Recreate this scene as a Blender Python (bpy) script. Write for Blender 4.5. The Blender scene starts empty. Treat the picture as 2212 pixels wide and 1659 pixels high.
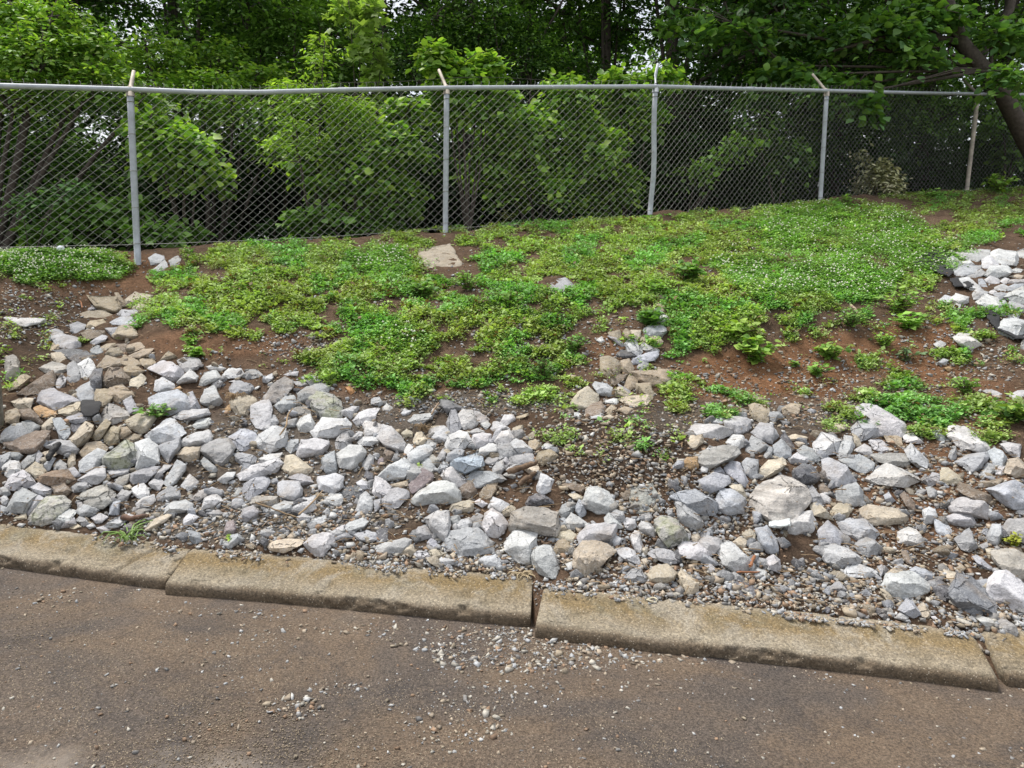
import bpy, bmesh, math, random
import numpy as np
from mathutils import Vector, Matrix
SC = bpy.context.scene
COL = SC.collection

# ---------------------------------------------------------------- camera
F = 1550.0            # focal length in pixels of a 2212 px wide picture
CX, CY = 1106.0, 829.5
PITCH = math.radians(7.0)
CAMZ = 1.6
cam_d = bpy.data.cameras.new('camera')
cam_d.sensor_width = 36.0
cam_d.lens = 36.0 * F / 2212.0
cam_d.clip_end = 2000.0
cam_d.clip_start = 0.05
cam = bpy.data.objects.new('camera', cam_d)
COL.objects.link(cam)
cam.location = (0, 0, CAMZ)
cam.rotation_euler = (math.radians(90) - PITCH, 0, 0)
SC.camera = cam

# ---------------------------------------------------------------- light
SUN_EL, SUN_AZ = 66.0, 300.0      # azimuth clockwise from +Y
w = bpy.data.worlds.new('World'); SC.world = w; w.use_nodes = True
nt = w.node_tree
sky = nt.nodes.new('ShaderNodeTexSky'); sky.sky_type = 'NISHITA'; sky.sun_disc = False
sky.sun_elevation = math.radians(SUN_EL); sky.sun_rotation = math.radians(SUN_AZ)
sky.air_density = 1.0; sky.dust_density = 4.0; sky.ozone_density = 1.0
cloud = nt.nodes.new('ShaderNodeTexNoise'); cloud.inputs['Scale'].default_value = 3.0; cloud.inputs['Detail'].default_value = 5
crmp = nt.nodes.new('ShaderNodeMapRange'); crmp.inputs[1].default_value = 0.3; crmp.inputs[2].default_value = 0.7; crmp.inputs[3].default_value = 0.6; crmp.inputs[4].default_value = 0.95
cmix = nt.nodes.new('ShaderNodeMix'); cmix.data_type = 'RGBA'; cmix.inputs[7].default_value = (4.5, 4.6, 4.75, 1)
nt.links.new(cloud.outputs['Fac'], crmp.inputs[0]); nt.links.new(crmp.outputs[0], cmix.inputs[0]); nt.links.new(sky.outputs[0], cmix.inputs[6])
nt.links.new(cmix.outputs[2], nt.nodes['Background'].inputs[0])
nt.nodes['Background'].inputs[1].default_value = 0.15
sun_d = bpy.data.lights.new('sun', 'SUN'); sun_d.energy = 2.6; sun_d.angle = math.radians(16)
sun_d.color = (1.0, 0.96, 0.9)
sun = bpy.data.objects.new('sun', sun_d); COL.objects.link(sun)
el, az = math.radians(SUN_EL), math.radians(SUN_AZ)
sd = Vector((math.sin(az) * math.cos(el), math.cos(az) * math.cos(el), math.sin(el)))
sun.rotation_euler = (-sd).to_track_quat('-Z', 'Y').to_euler()
SC.view_settings.view_transform = 'Standard'
SC.view_settings.look = 'None'
SC.view_settings.gamma = 1.0
SC.view_settings.exposure = 0.62
SC.cycles.max_bounces = 5
SC.cycles.diffuse_bounces = 3
SC.cycles.transmission_bounces = 3
SC.cycles.transparent_max_bounces = 4

# ---------------------------------------------------------------- noise, rays, terrain
rng = np.random.default_rng(7)
R = random.Random(5)
def _h(ix, iy, iz):
    n = (ix * 374761393 + iy * 668265263 + iz * 2147483647 % 1000003 * 1274126177) & 0xffffffff
    n = (n ^ (n >> 13)) * 1274126177 & 0xffffffff
    n = (n ^ (n >> 16)) * 2246822519 & 0xffffffff
    return ((n ^ (n >> 15)) & 0xffffff) / float(0xffffff)
def vnoise(x, y, z=0.0):
    x, y, z = np.broadcast_arrays(np.asarray(x, float), np.asarray(y, float), np.asarray(z, float))
    ix = np.floor(x).astype(np.int64); iy = np.floor(y).astype(np.int64); iz = np.floor(z).astype(np.int64)
    fx, fy, fz = x - ix, y - iy, z - iz
    ux, uy, uz = [f * f * (3 - 2 * f) for f in (fx, fy, fz)]
    o = 0
    for dx in (0, 1):
        for dy in (0, 1):
            for dz in (0, 1):
                wgt = (ux if dx else 1 - ux) * (uy if dy else 1 - uy) * (uz if dz else 1 - uz)
                o = o + wgt * _h(ix + dx + 9999, iy + dy + 9999, iz + dz + 9999)
    return o
def fbm(x, y, z=0.0, o=4):
    s, a, t = 0, 1.0, 0
    x = np.asarray(x, float); y = np.asarray(y, float); z = np.asarray(z, float)
    for k in range(o):
        s = s + a * vnoise(x + 17.3 * k, y + 5.1 * k, z + 3.7 * k); t += a
        a *= 0.5; x = x * 2.03; y = y * 2.03; z = z * 2.03
    return s / t
SP, CP = math.sin(PITCH), math.cos(PITCH)
def ray(px, py):
    """pixel -> (a, s): X = a*Y, Z = CAMZ + s*Y"""
    u = (np.asarray(px, float) - CX) / F; v = (CY - np.asarray(py, float)) / F
    yy = CP + v * SP; zz = -SP + v * CP
    return u / yy, zz / yy
def at(px, py, Y):
    a, s = ray(px, py)
    return np.array([a * Y, Y + 0 * a, CAMZ + s * Y]).T
def proj(P):
    P = np.asarray(P, float)
    x, y, z = P[..., 0], P[..., 1], P[..., 2] - CAMZ
    f = y * CP - z * SP; up = y * SP + z * CP
    return CX + F * x / f, CY - F * up / f
RS = -0.05                                   # the road falls a little to the right
def zroad(X): return RS * np.asarray(X)
def on_road(px, py, dz=0.0):
    a, s = ray(px, py)
    t = (dz - CAMZ) / (s - RS * a)
    return np.array([a * t, t, RS * a * t + dz]).T
KH = 0.135
KERB = [[(-420, 1176), (-200, 1200), (0, 1226), (200, 1254), (345, 1273)],
        [(357, 1285), (598, 1303), (884, 1332), (1149, 1355)],
        [(1154, 1377), (1416, 1411), (1783, 1449), (2163, 1497)],
        [(2169, 1483), (2212, 1488), (2500, 1522), (2750, 1550)]]
kf = on_road(*np.array([p for sgm in KERB for p in sgm], float).T)
ka = kf[:, 0] / kf[:, 1]
# fence foot: pixel x, pixel y, distance
FEN = np.array([(-420, 572, 6.7), (0, 552, 7.6), (290, 541, 8.2), (962, 497, 9.24), (1404, 468, 10.0), (1770, 437, 11.7),
                (2088, 411, 13.5), (2500, 385, 15.6), (2900, 365, 18.0)], float)
FP = at(FEN[:, 0], FEN[:, 1], FEN[:, 2])
fa = FP[:, 0] / FP[:, 1]
AX = np.array([-3.0] + list(fa) + [3.0])
def _ext(v): return np.array([v[0]] + list(v) + [v[-1]])
FY, FZ = _ext(FP[:, 1]), _ext(FP[:, 2])
order = np.argsort(ka); ka = ka[order]; kfY = kf[order, 1]
BUMPS = []           # (X, Y, radius, height)
def H(X, Y, detail=True):
    X = np.asarray(X, float); Y = np.maximum(np.asarray(Y, float), 0.05)
    a = X / Y
    y0 = np.interp(a, ka, kfY); yb = y0 + 0.31
    zr = zroad(X)
    yf = np.interp(a, AX, FY); zf = np.interp(a, AX, FZ)
    zrb = zroad(a * yb)
    t = np.clip((Y - yb) / (yf - yb), 0, 1)
    p = t + 0.05 * np.sin(np.pi * t)
    h = (zrb + KH + 0.01) + (zf - zrb - KH - 0.01) * p
    back = Y - yf
    h = np.where(back > 0, zf + 0.04 * np.minimum(back, 1.0) - 0.22 * np.maximum(back - 0.8, 0), h)
    h = np.maximum(h, -3.0)
    e = np.clip((Y - (y0 + 0.08)) / (yb - y0 - 0.08 - 0.03), 0, 1)
    h = np.where(Y < yb, zr + 0.0 + (KH - 0.012) * e - 0.02 * (1 - e), h)
    amp = np.clip((Y - yb) / 0.5, 0, 1)
    if detail:
        h = h + amp * ((fbm(X * 0.9, Y * 0.9, 3.0, 2) - 0.5) * 0.22 + (fbm(X * 3.3, Y * 3.3, 0.0, 3) - 0.5) * 0.09 + (fbm(X * 14, Y * 14, 9.0, 2) - 0.5) * 0.03)
    for bx, by, br, bh in BUMPS:
        h = h + amp * bh * np.exp(-((X - bx) ** 2 + (Y - by) ** 2) / (br * br))
    return h
def hit(px, py):
    px = np.atleast_1d(np.asarray(px, float)); py = np.atleast_1d(np.asarray(py, float))
    a, s = ray(px, py)
    ts = np.concatenate([np.arange(2.4, 8, 0.04), np.arange(8, 20, 0.08)])
    Y = np.zeros(len(px)); ok = np.zeros(len(px), bool)
    for c in range(0, len(px), 20000):
        A = a[c:c + 20000, None]; S = s[c:c + 20000, None]
        d = CAMZ + S * ts - H(A * ts, np.broadcast_to(ts, (len(A), len(ts))), False)
        neg = d < 0
        k = np.argmax(neg, 1); has = neg.any(1) & (k > 0)
        kk = np.where(has, k, 1); i = np.arange(len(A))
        d0 = d[i, kk - 1]; d1 = d[i, kk]
        y = ts[kk - 1] + (ts[kk] - ts[kk - 1]) * d0 / (d0 - d1 + 1e-12)
        slope = np.minimum((d1 - d0) / (ts[kk] - ts[kk - 1]), -0.12)
        A1, S1 = A[:, 0], S[:, 0]
        for _ in range(4):
            y = np.clip(y - 0.8 * (CAMZ + S1 * y - H(A1 * y, y)) / slope, 2.4, 20)
        Y[c:c + 20000] = y
        ok[c:c + 20000] = has
    X = a * Y
    return np.array([X, Y, CAMZ + s * Y]).T, ok
for px, py, r_, h_ in [(250, 610, 0.7, -0.22), (300, 560, 0.45, -0.16), (120, 575, 0.9, 0.03), (170, 720, 0.6, -0.10), (1370, 860, 0.45, -0.07),
                       (1330, 960, 0.5, 0.08), (1650, 800, 0.5, -0.12), (1600, 640, 0.8, 0.10), (2000, 760, 0.6, -0.10), (560, 650, 0.9, 0.08),
                       (1080, 560, 1.2, 0.10), (60, 660, 0.6, -0.06), (2150, 620, 0.9, 0.10)]:
    q, _ = hit([px], [py]); BUMPS.append((q[0][0], q[0][1], r_, h_))

# ---------------------------------------------------------------- mesh and tag helpers
def tag(o, label=None, cat=None, group=None, kind=None):
    if label: o['label'] = label
    if cat: o['category'] = cat
    if group: o['group'] = group
    if kind: o['kind'] = kind
    return o
def mesh_np(name, V, Fc, mat=None, cols=None, smooth=False, uv=None, midx=None):
    """V (N,3); Fc list of (M,k) int arrays or one array; cols (N,3) linear"""
    me = bpy.data.meshes.new(name)
    if not isinstance(Fc, (list, tuple)): Fc = [Fc]
    V = np.asarray(V, np.float32)
    me.vertices.add(len(V)); me.vertices.foreach_set('co', V.ravel())
    li = np.concatenate([f.ravel() for f in Fc]).astype(np.int32)
    tot = np.concatenate([np.full(len(f), f.shape[1]) for f in Fc]).astype(np.int32)
    st = np.concatenate([[0], np.cumsum(tot)[:-1]]).astype(np.int32)
    me.loops.add(len(li)); me.loops.foreach_set('vertex_index', li)
    me.polygons.add(len(tot)); me.polygons.foreach_set('loop_start', st); me.polygons.foreach_set('loop_total', tot)
    if smooth: me.polygons.foreach_set('use_smooth', np.ones(len(tot), bool))
    if midx is not None: me.polygons.foreach_set('material_index', np.asarray(midx, np.int32))
    if cols is not None:
        ca = me.color_attributes.new('Col', 'FLOAT_COLOR', 'POINT')
        c4 = np.ones((len(V), 4), np.float32); c4[:, :3] = cols
        ca.data.foreach_set('color', c4.ravel())
    if uv is not None:
        ul = me.uv_layers.new(name='UVMap')
        ul.data.foreach_set('uv', np.asarray(uv, np.float32)[li].ravel())
    me.update(calc_edges=True); me.validate()
    if mat is not None:
        for m in (mat if isinstance(mat, (list, tuple)) else [mat]): me.materials.append(m)
    return me
def link(name, me, parent=None, loc=None):
    o = bpy.data.objects.new(name, me); COL.objects.link(o)
    if loc is not None: o.location = loc
    if parent is not None: o.parent = parent
    return o
def empty(name, loc):
    o = bpy.data.objects.new(name, None); COL.objects.link(o); o.location = loc; o.empty_display_size = 0.2
    return o
def centre_mesh(me, origin):
    me.transform(Matrix.Translation(-Vector(origin)))
def tube(paths, n=6):
    """paths: list of (points (k,3), radii (k,)) -> V, F"""
    VV, FF, off = [], [], 0
    ang = np.arange(n) * 2 * math.pi / n
    for P, r in paths:
        P = np.asarray(P, float); r = np.broadcast_to(np.asarray(r, float), (len(P),))
        T = np.gradient(P, axis=0); T /= np.linalg.norm(T, axis=1)[:, None] + 1e-9
        ref = np.where(np.abs(T[:, 2:3]) > 0.9, np.array([[1., 0, 0]]), np.array([[0, 0, 1.]]))
        A = np.cross(T, ref); A /= np.linalg.norm(A, axis=1)[:, None] + 1e-9
        B = np.cross(T, A)
        ring = P[:, None] + r[:, None, None] * (A[:, None] * np.cos(ang)[None, :, None] + B[:, None] * np.sin(ang)[None, :, None])
        VV.append(ring.reshape(-1, 3))
        k = len(P)
        i = np.arange(k - 1)[:, None] * n + np.arange(n)[None]
        j = np.arange(k - 1)[:, None] * n + (np.arange(n)[None] + 1) % n
        FF.append((np.stack([i, j, j + n, i + n], -1).reshape(-1, 4)) + off)
        # caps as quads via centre-less fan (n even)
        for base in (0, (k - 1) * n):
            for q in range(1, n - 1, 2):
                if q + 2 <= n: FF.append(np.array([[base, base + q, base + q + 1, base + (q + 2) % n]]) + off if q + 2 < n else np.array([[base, base + q, base + q + 1, base + q + 1]])[:, :4] * 0 + np.array([[base, base + q, base + q + 1, base + q]]) + off)
        off += k * n
    V = np.concatenate(VV); Fq = np.concatenate(FF)
    good = np.array([len(set(f)) == 4 for f in Fq.tolist()]) if len(Fq) < 200000 else np.ones(len(Fq), bool)
    return V, Fq[good]

# ---------------------------------------------------------------- materials
def new_mat(name):
    m = bpy.data.materials.new(name); m.use_nodes = True
    n = m.node_tree; b = n.nodes['Principled BSDF']
    return m, n, b
def N(n, t, **kw):
    x = n.nodes.new(t)
    for k, v in kw.items(): setattr(x, k, v)
    return x
def mixc(n, fac, a, b, mode='MIX'):
    m = N(n, 'ShaderNodeMix', data_type='RGBA', blend_type=mode)
    for i, v in ((0, fac), (6, a), (7, b)):
        if hasattr(v, 'links'): n.links.new(v, m.inputs[i])
        elif i == 0: m.inputs[0].default_value = v
        else: m.inputs[i].default_value = (*v, 1)
    return m.outputs[2]
def noise(n, scale, detail=4, rough=0.55, vec=None, dist=0.0):
    x = N(n, 'ShaderNodeTexNoise'); x.inputs['Scale'].default_value = scale
    x.inputs['Detail'].default_value = detail; x.inputs['Roughness'].default_value = rough
    x.inputs['Distortion'].default_value = dist
    if vec is not None: n.links.new(vec, x.inputs['Vector'])
    return x.outputs['Fac']
def ramp(n, fac, stops):
    r = N(n, 'ShaderNodeValToRGB'); e = r.color_ramp.elements
    while len(e) < len(stops): e.new(0.5)
    for i, (p, c) in enumerate(stops):
        e[i].position = p; e[i].color = (*c, 1) if isinstance(c, tuple) else (c, c, c, 1)
    n.links.new(fac, r.inputs[0]); return r.outputs[0]
def bump(n, b, h, strength, dist):
    x = N(n, 'ShaderNodeBump'); x.inputs['Strength'].default_value = strength; x.inputs['Distance'].default_value = dist
    n.links.new(h, x.inputs['Height']); n.links.new(x.outputs[0], b.inputs['Normal'])
def attr(n, name='Col'):
    a = N(n, 'ShaderNodeAttribute'); a.attribute_name = name; return a.outputs['Color']
def pos(n): return N(n, 'ShaderNodeNewGeometry').outputs['Position']
def math_(n, op, a, b=0.0):
    m = N(n, 'ShaderNodeMath', operation=op)
    for i, v in enumerate((a, b)):
        if hasattr(v, 'links'): n.links.new(v, m.inputs[i])
        else: m.inputs[i].default_value = v
    return m.outputs[0]

def make_rock_mat(name, kind=''):
    m, n, b = new_mat(name); P = pos(n)
    c = attr(n)
    f1 = ramp(n, noise(n, 9, 5, 0.6, P), [(0.3, 0.72), (0.7, 1.2)])
    c = mixc(n, 1.0, c, f1, 'MULTIPLY')
    f2 = ramp(n, noise(n, 70, 4, 0.7, P), [(0.3, 0.66), (0.5, 1.0), (0.72, 1.22)])
    c = mixc(n, 0.85, c, f2, 'MULTIPLY')
    # pale veins
    v = noise(n, 11, 5, 0.6, P, 2.2)
    v = math_(n, 'ABSOLUTE', math_(n, 'SUBTRACT', v, 0.5))
    v = ramp(n, v, [(0.0, 1.0), (0.018, 0.0)])
    c = mixc(n, math_(n, 'MULTIPLY', v, 0.45), c, (0.62, 0.62, 0.61))
    # brown silt lying in patches
    s = ramp(n, noise(n, 5, 5, 0.65, P, 0.5), [(0.52, 0.0), (0.70, 1.0)])
    c = mixc(n, math_(n, 'MULTIPLY', s, 0.38), c, (0.27, 0.205, 0.14))
    if kind == 'layer':
        tc = N(n, 'ShaderNodeTexCoord'); mp = N(n, 'ShaderNodeMapping'); mp.inputs['Rotation'].default_value = (0.4, 0.5, 0.2)
        n.links.new(tc.outputs['Object'], mp.inputs[0])
        mp.inputs['Scale'].default_value = (2.0, 2.0, 34); wv = N(n, 'ShaderNodeTexNoise'); wv.inputs['Scale'].default_value = 1.0; wv.inputs['Detail'].default_value = 5; wv.inputs['Distortion'].default_value = .3
        n.links.new(mp.outputs[0], wv.inputs[0])
        c = mixc(n, 0.6, c, ramp(n, wv.outputs['Fac'], [(0.34, 0.45), (0.6, 1.25)]), 'MULTIPLY')
    if kind == 'lichen':
        l = ramp(n, noise(n, 26, 5, 0.7, P, 0.4), [(0.52, 0.0), (0.58, 1.0)])
        c = mixc(n, math_(n, 'MULTIPLY', l, 0.8), c, (0.10, 0.105, 0.09))
        l2 = ramp(n, noise(n, 9, 4, 0.7, P, 0.4), [(0.5, 0.0), (0.6, 1.0)])
        c = mixc(n, math_(n, 'MULTIPLY', l2, 0.45), c, (0.33, 0.35, 0.20))
    n.links.new(c, b.inputs['Base Color']); b.inputs['Roughness'].default_value = 0.85
    b.inputs['Specular IOR Level'].default_value = 0.25
    hgt = math_(n, 'ADD', noise(n, 24, 6, 0.65, P, 0.6), math_(n, 'MULTIPLY', noise(n, 110, 3, 0.6, P), 0.35))
    if kind == 'layer': hgt = math_(n, 'ADD', hgt, math_(n, 'MULTIPLY', wv.outputs['Fac'], 0.9))
    bump(n, b, hgt, 0.9, 0.02)
    return m
M_ROCK = make_rock_mat('rock'); M_LAYER = make_rock_mat('layered rock', 'layer'); M_LICH = make_rock_mat('lichened rock', 'lichen')

def soil_mat():
    m, n, b = new_mat('soil'); P = pos(n); c = attr(n)
    c = mixc(n, 1.0, c, ramp(n, noise(n, 7, 5, 0.65, P), [(0.3, 0.65), (0.7, 1.25)]), 'MULTIPLY')
    c = mixc(n, 1.0, c, ramp(n, noise(n, 60, 5, 0.75, P), [(0.3, 0.5), (0.5, 0.95), (0.72, 1.5)]), 'MULTIPLY')
    n.links.new(c, b.inputs['Base Color']); b.inputs['Roughness'].default_value = 0.95
    b.inputs['Specular IOR Level'].default_value = 0.15
    bump(n, b, math_(n, 'ADD', noise(n, 35, 6, 0.7, P), noise(n, 140, 3, 0.7, P)), 1.0, 0.025)
    return m
M_SOIL = soil_mat()
def plain(name, base, rough=0.6, metal=0.0, nscale=30, var=0.25, bmp=0.0, use_attr=False):
    m, n, b = new_mat(name); P = pos(n)
    c0 = attr(n) if use_attr else base
    c = mixc(n, 1.0, c0, ramp(n, noise(n, nscale, 5, 0.65, P), [(0.3, 1 - var), (0.7, 1 + var)]), 'MULTIPLY')
    n.links.new(c, b.inputs['Base Color']); b.inputs['Roughness'].default_value = rough; b.inputs['Metallic'].default_value = metal
    if bmp: bump(n, b, noise(n, nscale * 2, 5, 0.7, P), bmp, 0.01)
    return m
M_PEB = plain('pebbles', None, 0.85, 0, 90, 0.28, 0, True)
def leaf_mat(name, trans=0.35, rough=0.5):
    m, n, b = new_mat(name); P = pos(n)
    c = mixc(n, 1.0, attr(n), ramp(n, noise(n, 1.3, 3, 0.6, P), [(0.3, 0.75), (0.7, 1.2)]), 'MULTIPLY')
    n.links.new(c, b.inputs['Base Color']); b.inputs['Roughness'].default_value = rough; b.inputs['Specular IOR Level'].default_value = 0.35
    t = N(n, 'ShaderNodeBsdfTranslucent')
    ct = mixc(n, 1.0, c, (1.3, 1.45, 0.5), 'MULTIPLY'); n.links.new(ct, t.inputs['Color'])
    mx = N(n, 'ShaderNodeMixShader'); mx.inputs[0].default_value = trans
    n.links.new(b.outputs[0], mx.inputs[1]); n.links.new(t.outputs[0], mx.inputs[2])
    n.links.new(mx.outputs[0], n.nodes['Material Output'].inputs['Surface'])
    return m
M_LEAF = leaf_mat('leaves'); M_WEED = leaf_mat('weed leaves', 0.25, 0.6)
M_BARK = plain('bark', (0.075, 0.06, 0.048), 0.9, 0, 18, 0.45, 0.8)
M_STEM = plain('stems', (0.10, 0.075, 0.04), 0.8, 0, 30, 0.3)
M_GALV = plain('galvanised steel', (0.42, 0.445, 0.475), 0.6, 0.25, 14, 0.16)
M_RUST = plain('weathered post steel', (0.42, 0.37, 0.31), 0.7, 0.2, 9, 0.35)
M_WIRE = plain('galvanised wire', (0.33, 0.33, 0.31), 0.55, 0.35, 12, 0.25)
# ================================================================ THE SETTING
# ---- wide ground and road
def road_mat():
    m, n, b = new_mat('silty asphalt'); P = pos(n)
    c = ramp(n, noise(n, 0.9, 6, 0.62, P, 0.7), [(0.34, (0.07, 0.06, 0.055)), (0.46, (0.115, 0.09, 0.072)), (0.56, (0.15, 0.108, 0.074)), (0.70, (0.19, 0.145, 0.105))])
    dk = ramp(n, noise(n, 2.3, 6, 0.7, P, 0.4), [(0.50, 0.0), (0.66, 1.0)])
    c = mixc(n, math_(n, 'MULTIPLY', dk, 0.6), c, (0.05, 0.045, 0.045))
    c = mixc(n, 1.0, c, ramp(n, noise(n, 95, 5, 0.9, P), [(0.38, 0.35), (0.5, 0.95), (0.62, 1.8)]), 'MULTIPLY')
    sp = N(n, 'ShaderNodeTexVoronoi'); sp.inputs['Scale'].default_value = 95; n.links.new(P, sp.inputs[0])
    k = ramp(n, sp.outputs['Distance'], [(0.14, 1.0), (0.26, 0.0)])
    sel = ramp(n, noise(n, 14, 3, 0.6, P), [(0.36, 0.0), (0.55, 1.0)])
    c = mixc(n, math_(n, 'MULTIPLY', math_(n, 'MULTIPLY', k, sel), 0.55), c, (0.30, 0.25, 0.195))
    # worn pale concrete-like patch
    a = N(n, 'ShaderNodeVectorMath', operation='DISTANCE'); n.links.new(P, a.inputs[0]); a.inputs[1].default_value = (-0.95, 1.98, 0.05)
    b2 = N(n, 'ShaderNodeVectorMath', operation='DISTANCE'); n.links.new(P, b2.inputs[0]); b2.inputs[1].default_value = (-1.55, 2.05, 0.08)
    dd = math_(n, 'MINIMUM', a.outputs['Value'], math_(n, 'MULTIPLY', b2.outputs['Value'], 1.5))
    dd = math_(n, 'ADD', dd, math_(n, 'MULTIPLY', noise(n, 5, 5, 0.7, P), 0.5))
    c = mixc(n, math_(n, 'MULTIPLY', ramp(n, dd, [(0.42, 1.0), (0.62, 0.0)]), 0.65), c, (0.36, 0.31, 0.26))
    n.links.new(c, b.inputs['Base Color'])
    r = ramp(n, noise(n, 3, 4, 0.6, P), [(0.35, 0.55), (0.65, 0.85)]); n.links.new(r, b.inputs['Roughness'])
    b.inputs['Specular IOR Level'].default_value = 0.35
    bump(n, b, math_(n, 'ADD', noise(n, 150, 4, 0.75, P), math_(n, 'MULTIPLY', noise(n, 30, 4, 0.6, P), 1.2)), 0.8, 0.012)
    return m
M_ROAD = road_mat()
gx = np.array([-60, -20, -8, -5, 5, 8, 20, 60.]); gy = np.array([-30, -8, 0, 2, 3, 4.4, 4.9])
# the road is one sheet on the camera's side of the kerb
VX, VY = np.meshgrid(np.linspace(-12, 12, 97), np.linspace(0, 1, 40))
ys = -8 + (np.interp(VX / 4.0, [-1, 1], [5.2, 3.2]) + 8 + 0.35) * VY
bmp_ = (fbm(VX * 1.3, ys * 1.3, 0, 3) - 0.5) * 0.012 * np.clip((ys + 2) / 2, 0, 1)
V = np.stack([VX, ys, zroad(VX) + bmp_], -1).reshape(-1, 3)
def gridF(nr, nc):
    i = (np.arange(nr - 1)[:, None] * nc + np.arange(nc - 1)[None]).ravel()
    return np.stack([i, i + 1, i + nc + 1, i + nc], 1)
road = link('road', mesh_np('road', V, gridF(40, 97), M_ROAD, smooth=True)); tag(road, kind='structure')
# far ground to the horizon, well below everything near
far_g = np.array([(-900, -900), (900, -900), (900, 900), (-900, 900)], float)
V = np.c_[far_g, np.full(4, -3.2)]
M_FARG = plain('far ground', (0.07, 0.075, 0.035), 0.95, 0, 0.3, 0.3)
gnd = link('ground', mesh_np('ground', V, np.array([[0, 1, 2, 3]]), M_FARG)); tag(gnd, kind='structure')

# ---- the bank
def blobs(lst, px, py):
    o = np.zeros_like(px)
    for b in lst:
        x, y, rx, ry, s = b[:5]
        d = ((px - x) / rx) ** 2 + ((py - y) / ry) ** 2
        o = np.maximum(o, s * np.clip(1.7 - d, 0, 1))
    return o
WEEDS = [(180, 560, 200, 30, .9), (560, 600, 200, 60, 1), (500, 650, 150, 50, 1), (420, 690, 120, 30, .95), (620, 690, 90, 30, .6), (800, 590, 150, 55, 1), (700, 560, 160, 30, .85),
         (1100, 530, 330, 45, .85), (850, 720, 110, 80, 1), (760, 790, 110, 40, .8), (1000, 670, 170, 70, .8), (880, 810, 150, 35, .85), (1050, 800, 130, 40, .7), (1150, 850, 80, 25, .5),
         (1300, 560, 200, 55, 1), (1180, 720, 90, 50, .8), (1200, 790, 80, 40, .7), (1330, 620, 120, 45, .9), (1600, 500, 260, 55, 1), (1600, 640, 160, 70, 1), (1480, 735, 50, 28, .9),
         (1420, 560, 90, 60, .85), (1750, 480, 300, 45, 1), (2000, 470, 260, 50, .9), (2150, 430, 160, 45, .95), (2050, 510, 180, 22, .55), (1740, 650, 90, 40, .8), (1650, 710, 100, 28, .7), (1150, 620, 120, 60, .85), (1530, 700, 70, 40, .8),
         (1540, 865, 90, 32, .75), (1470, 800, 40, 30, .5), (1950, 860, 60, 45, .9), (1990, 900, 90, 35, .85), (1870, 805, 40, 60, .5), (2110, 900, 70, 35, .6), (1860, 640, 60, 45, .7), (2040, 610, 80, 28, .6),
         (1850, 910, 70, 14, .7), (1460, 540, 120, 60, .9), (2060, 770, 60, 30, .35), (2110, 690, 60, 50, .35), (1080, 740, 90, 40, .6), (950, 640, 100, 40, .5), (2190, 900, 50, 50, .4), (330, 690, 50, 20, .5), (880, 520, 180, 18, .6),
         (300, 515, 330, 16, .8), (1250, 480, 300, 14, .7), (2120, 940, 70, 14, .4), (1500, 760, 30, 30, .6), (700, 640, 160, 30, .8), (1800, 870, 50, 20, .35)]
CLOVER = [(60, 565, 170, 28, 1), (200, 590, 70, 16, .6), (1800, 520, 170, 70, 1), (1690, 580, 120, 60, .9), (1830, 600, 90, 40, .8), (820, 565, 90, 25, .8), (870, 740, 50, 30, .5), (1980, 560, 90, 30, .7)]
BARE = [(960, 562, 55, 38, 1), (330, 565, 70, 22, 1), (640, 745, 90, 22, 1), (1320, 700, 60, 30, .9), (870, 660, 60, 12, .7), (1205, 618, 45, 18, 1), (1545, 575, 22, 22, .8), (280, 620, 60, 40, 1), (480, 590, 30, 8, .6), (2060, 700, 50, 60, .4), (960, 715, 40, 8, .5), (2140, 610, 110, 65, 1), (1990, 588, 40, 14, 1), (2060, 640, 60, 20, .6), (1620, 800, 120, 60, 1), (1900, 790, 30, 40, .6)]
def soil_colour(px, py):
    brown = np.array([0.19, 0.125, 0.083]); red = np.array([0.32, 0.165, 0.085]); dark = np.array([0.105, 0.072, 0.05]); grey = np.array([0.22, 0.195, 0.165])
    nz = fbm(px / 120, py / 60, 1.0, 3)
    c = brown[None] * (0.75 + 0.5 * nz[:, None])
    r = blobs([(1650, 820, 190, 60, 1), (1800, 770, 120, 50, .8), (1990, 760, 110, 70, .9), (2100, 870, 100, 60, .6), (2000, 1050, 180, 90, .55), (260, 590, 120, 40, .5), (480, 740, 160, 30, .5), (800, 840, 150, 25, .5), (1330, 760, 60, 40, .5), (120, 650, 120, 50, .3), (2020, 1180, 160, 60, .35)], px, py)[:, None]
    c = c * (1 - r) + red[None] * (0.8 + 0.4 * nz[:, None]) * r
    d = blobs([(1330, 970, 160, 90, 1), (150, 1000, 260, 130, 1), (80, 720, 130, 80, .8), (1700, 1240, 380, 60, .8), (1400, 1180, 200, 60, .6)], px, py)[:, None]
    c = c * (1 - d) + dark[None] * d
    g = blobs([(700, 980, 300, 120, .7), (560, 1120, 280, 50, 1), (1050, 1200, 220, 30, .6), (1000, 870, 200, 22, .7), (1650, 900, 250, 40, .5)], px, py)[:, None]
    c = c * (1 - g) + grey[None] * g
    return c
nc, nr = 760, 470
aa = np.linspace(-1.25, 1.25, nc)
y0 = np.interp(aa, ka, kfY); yfl = np.interp(aa, AX, FY)
tt = np.concatenate([np.linspace(0, 1, 400) ** 1.15, 1 + np.linspace(0.01, 1.6, nr - 400) ** 1.2])
YY = y0[None] + 0.06 + (yfl - y0 - 0.06)[None] * tt[:, None]
XX = aa[None] * YY
ZZ = H(XX, YY)
V = np.stack([XX, YY, ZZ], -1).reshape(-1, 3)
ppx, ppy = proj(V)
C = soil_colour(ppx, ppy)
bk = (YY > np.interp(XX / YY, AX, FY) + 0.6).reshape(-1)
C[bk] = np.array([0.06, 0.05, 0.035])
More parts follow.
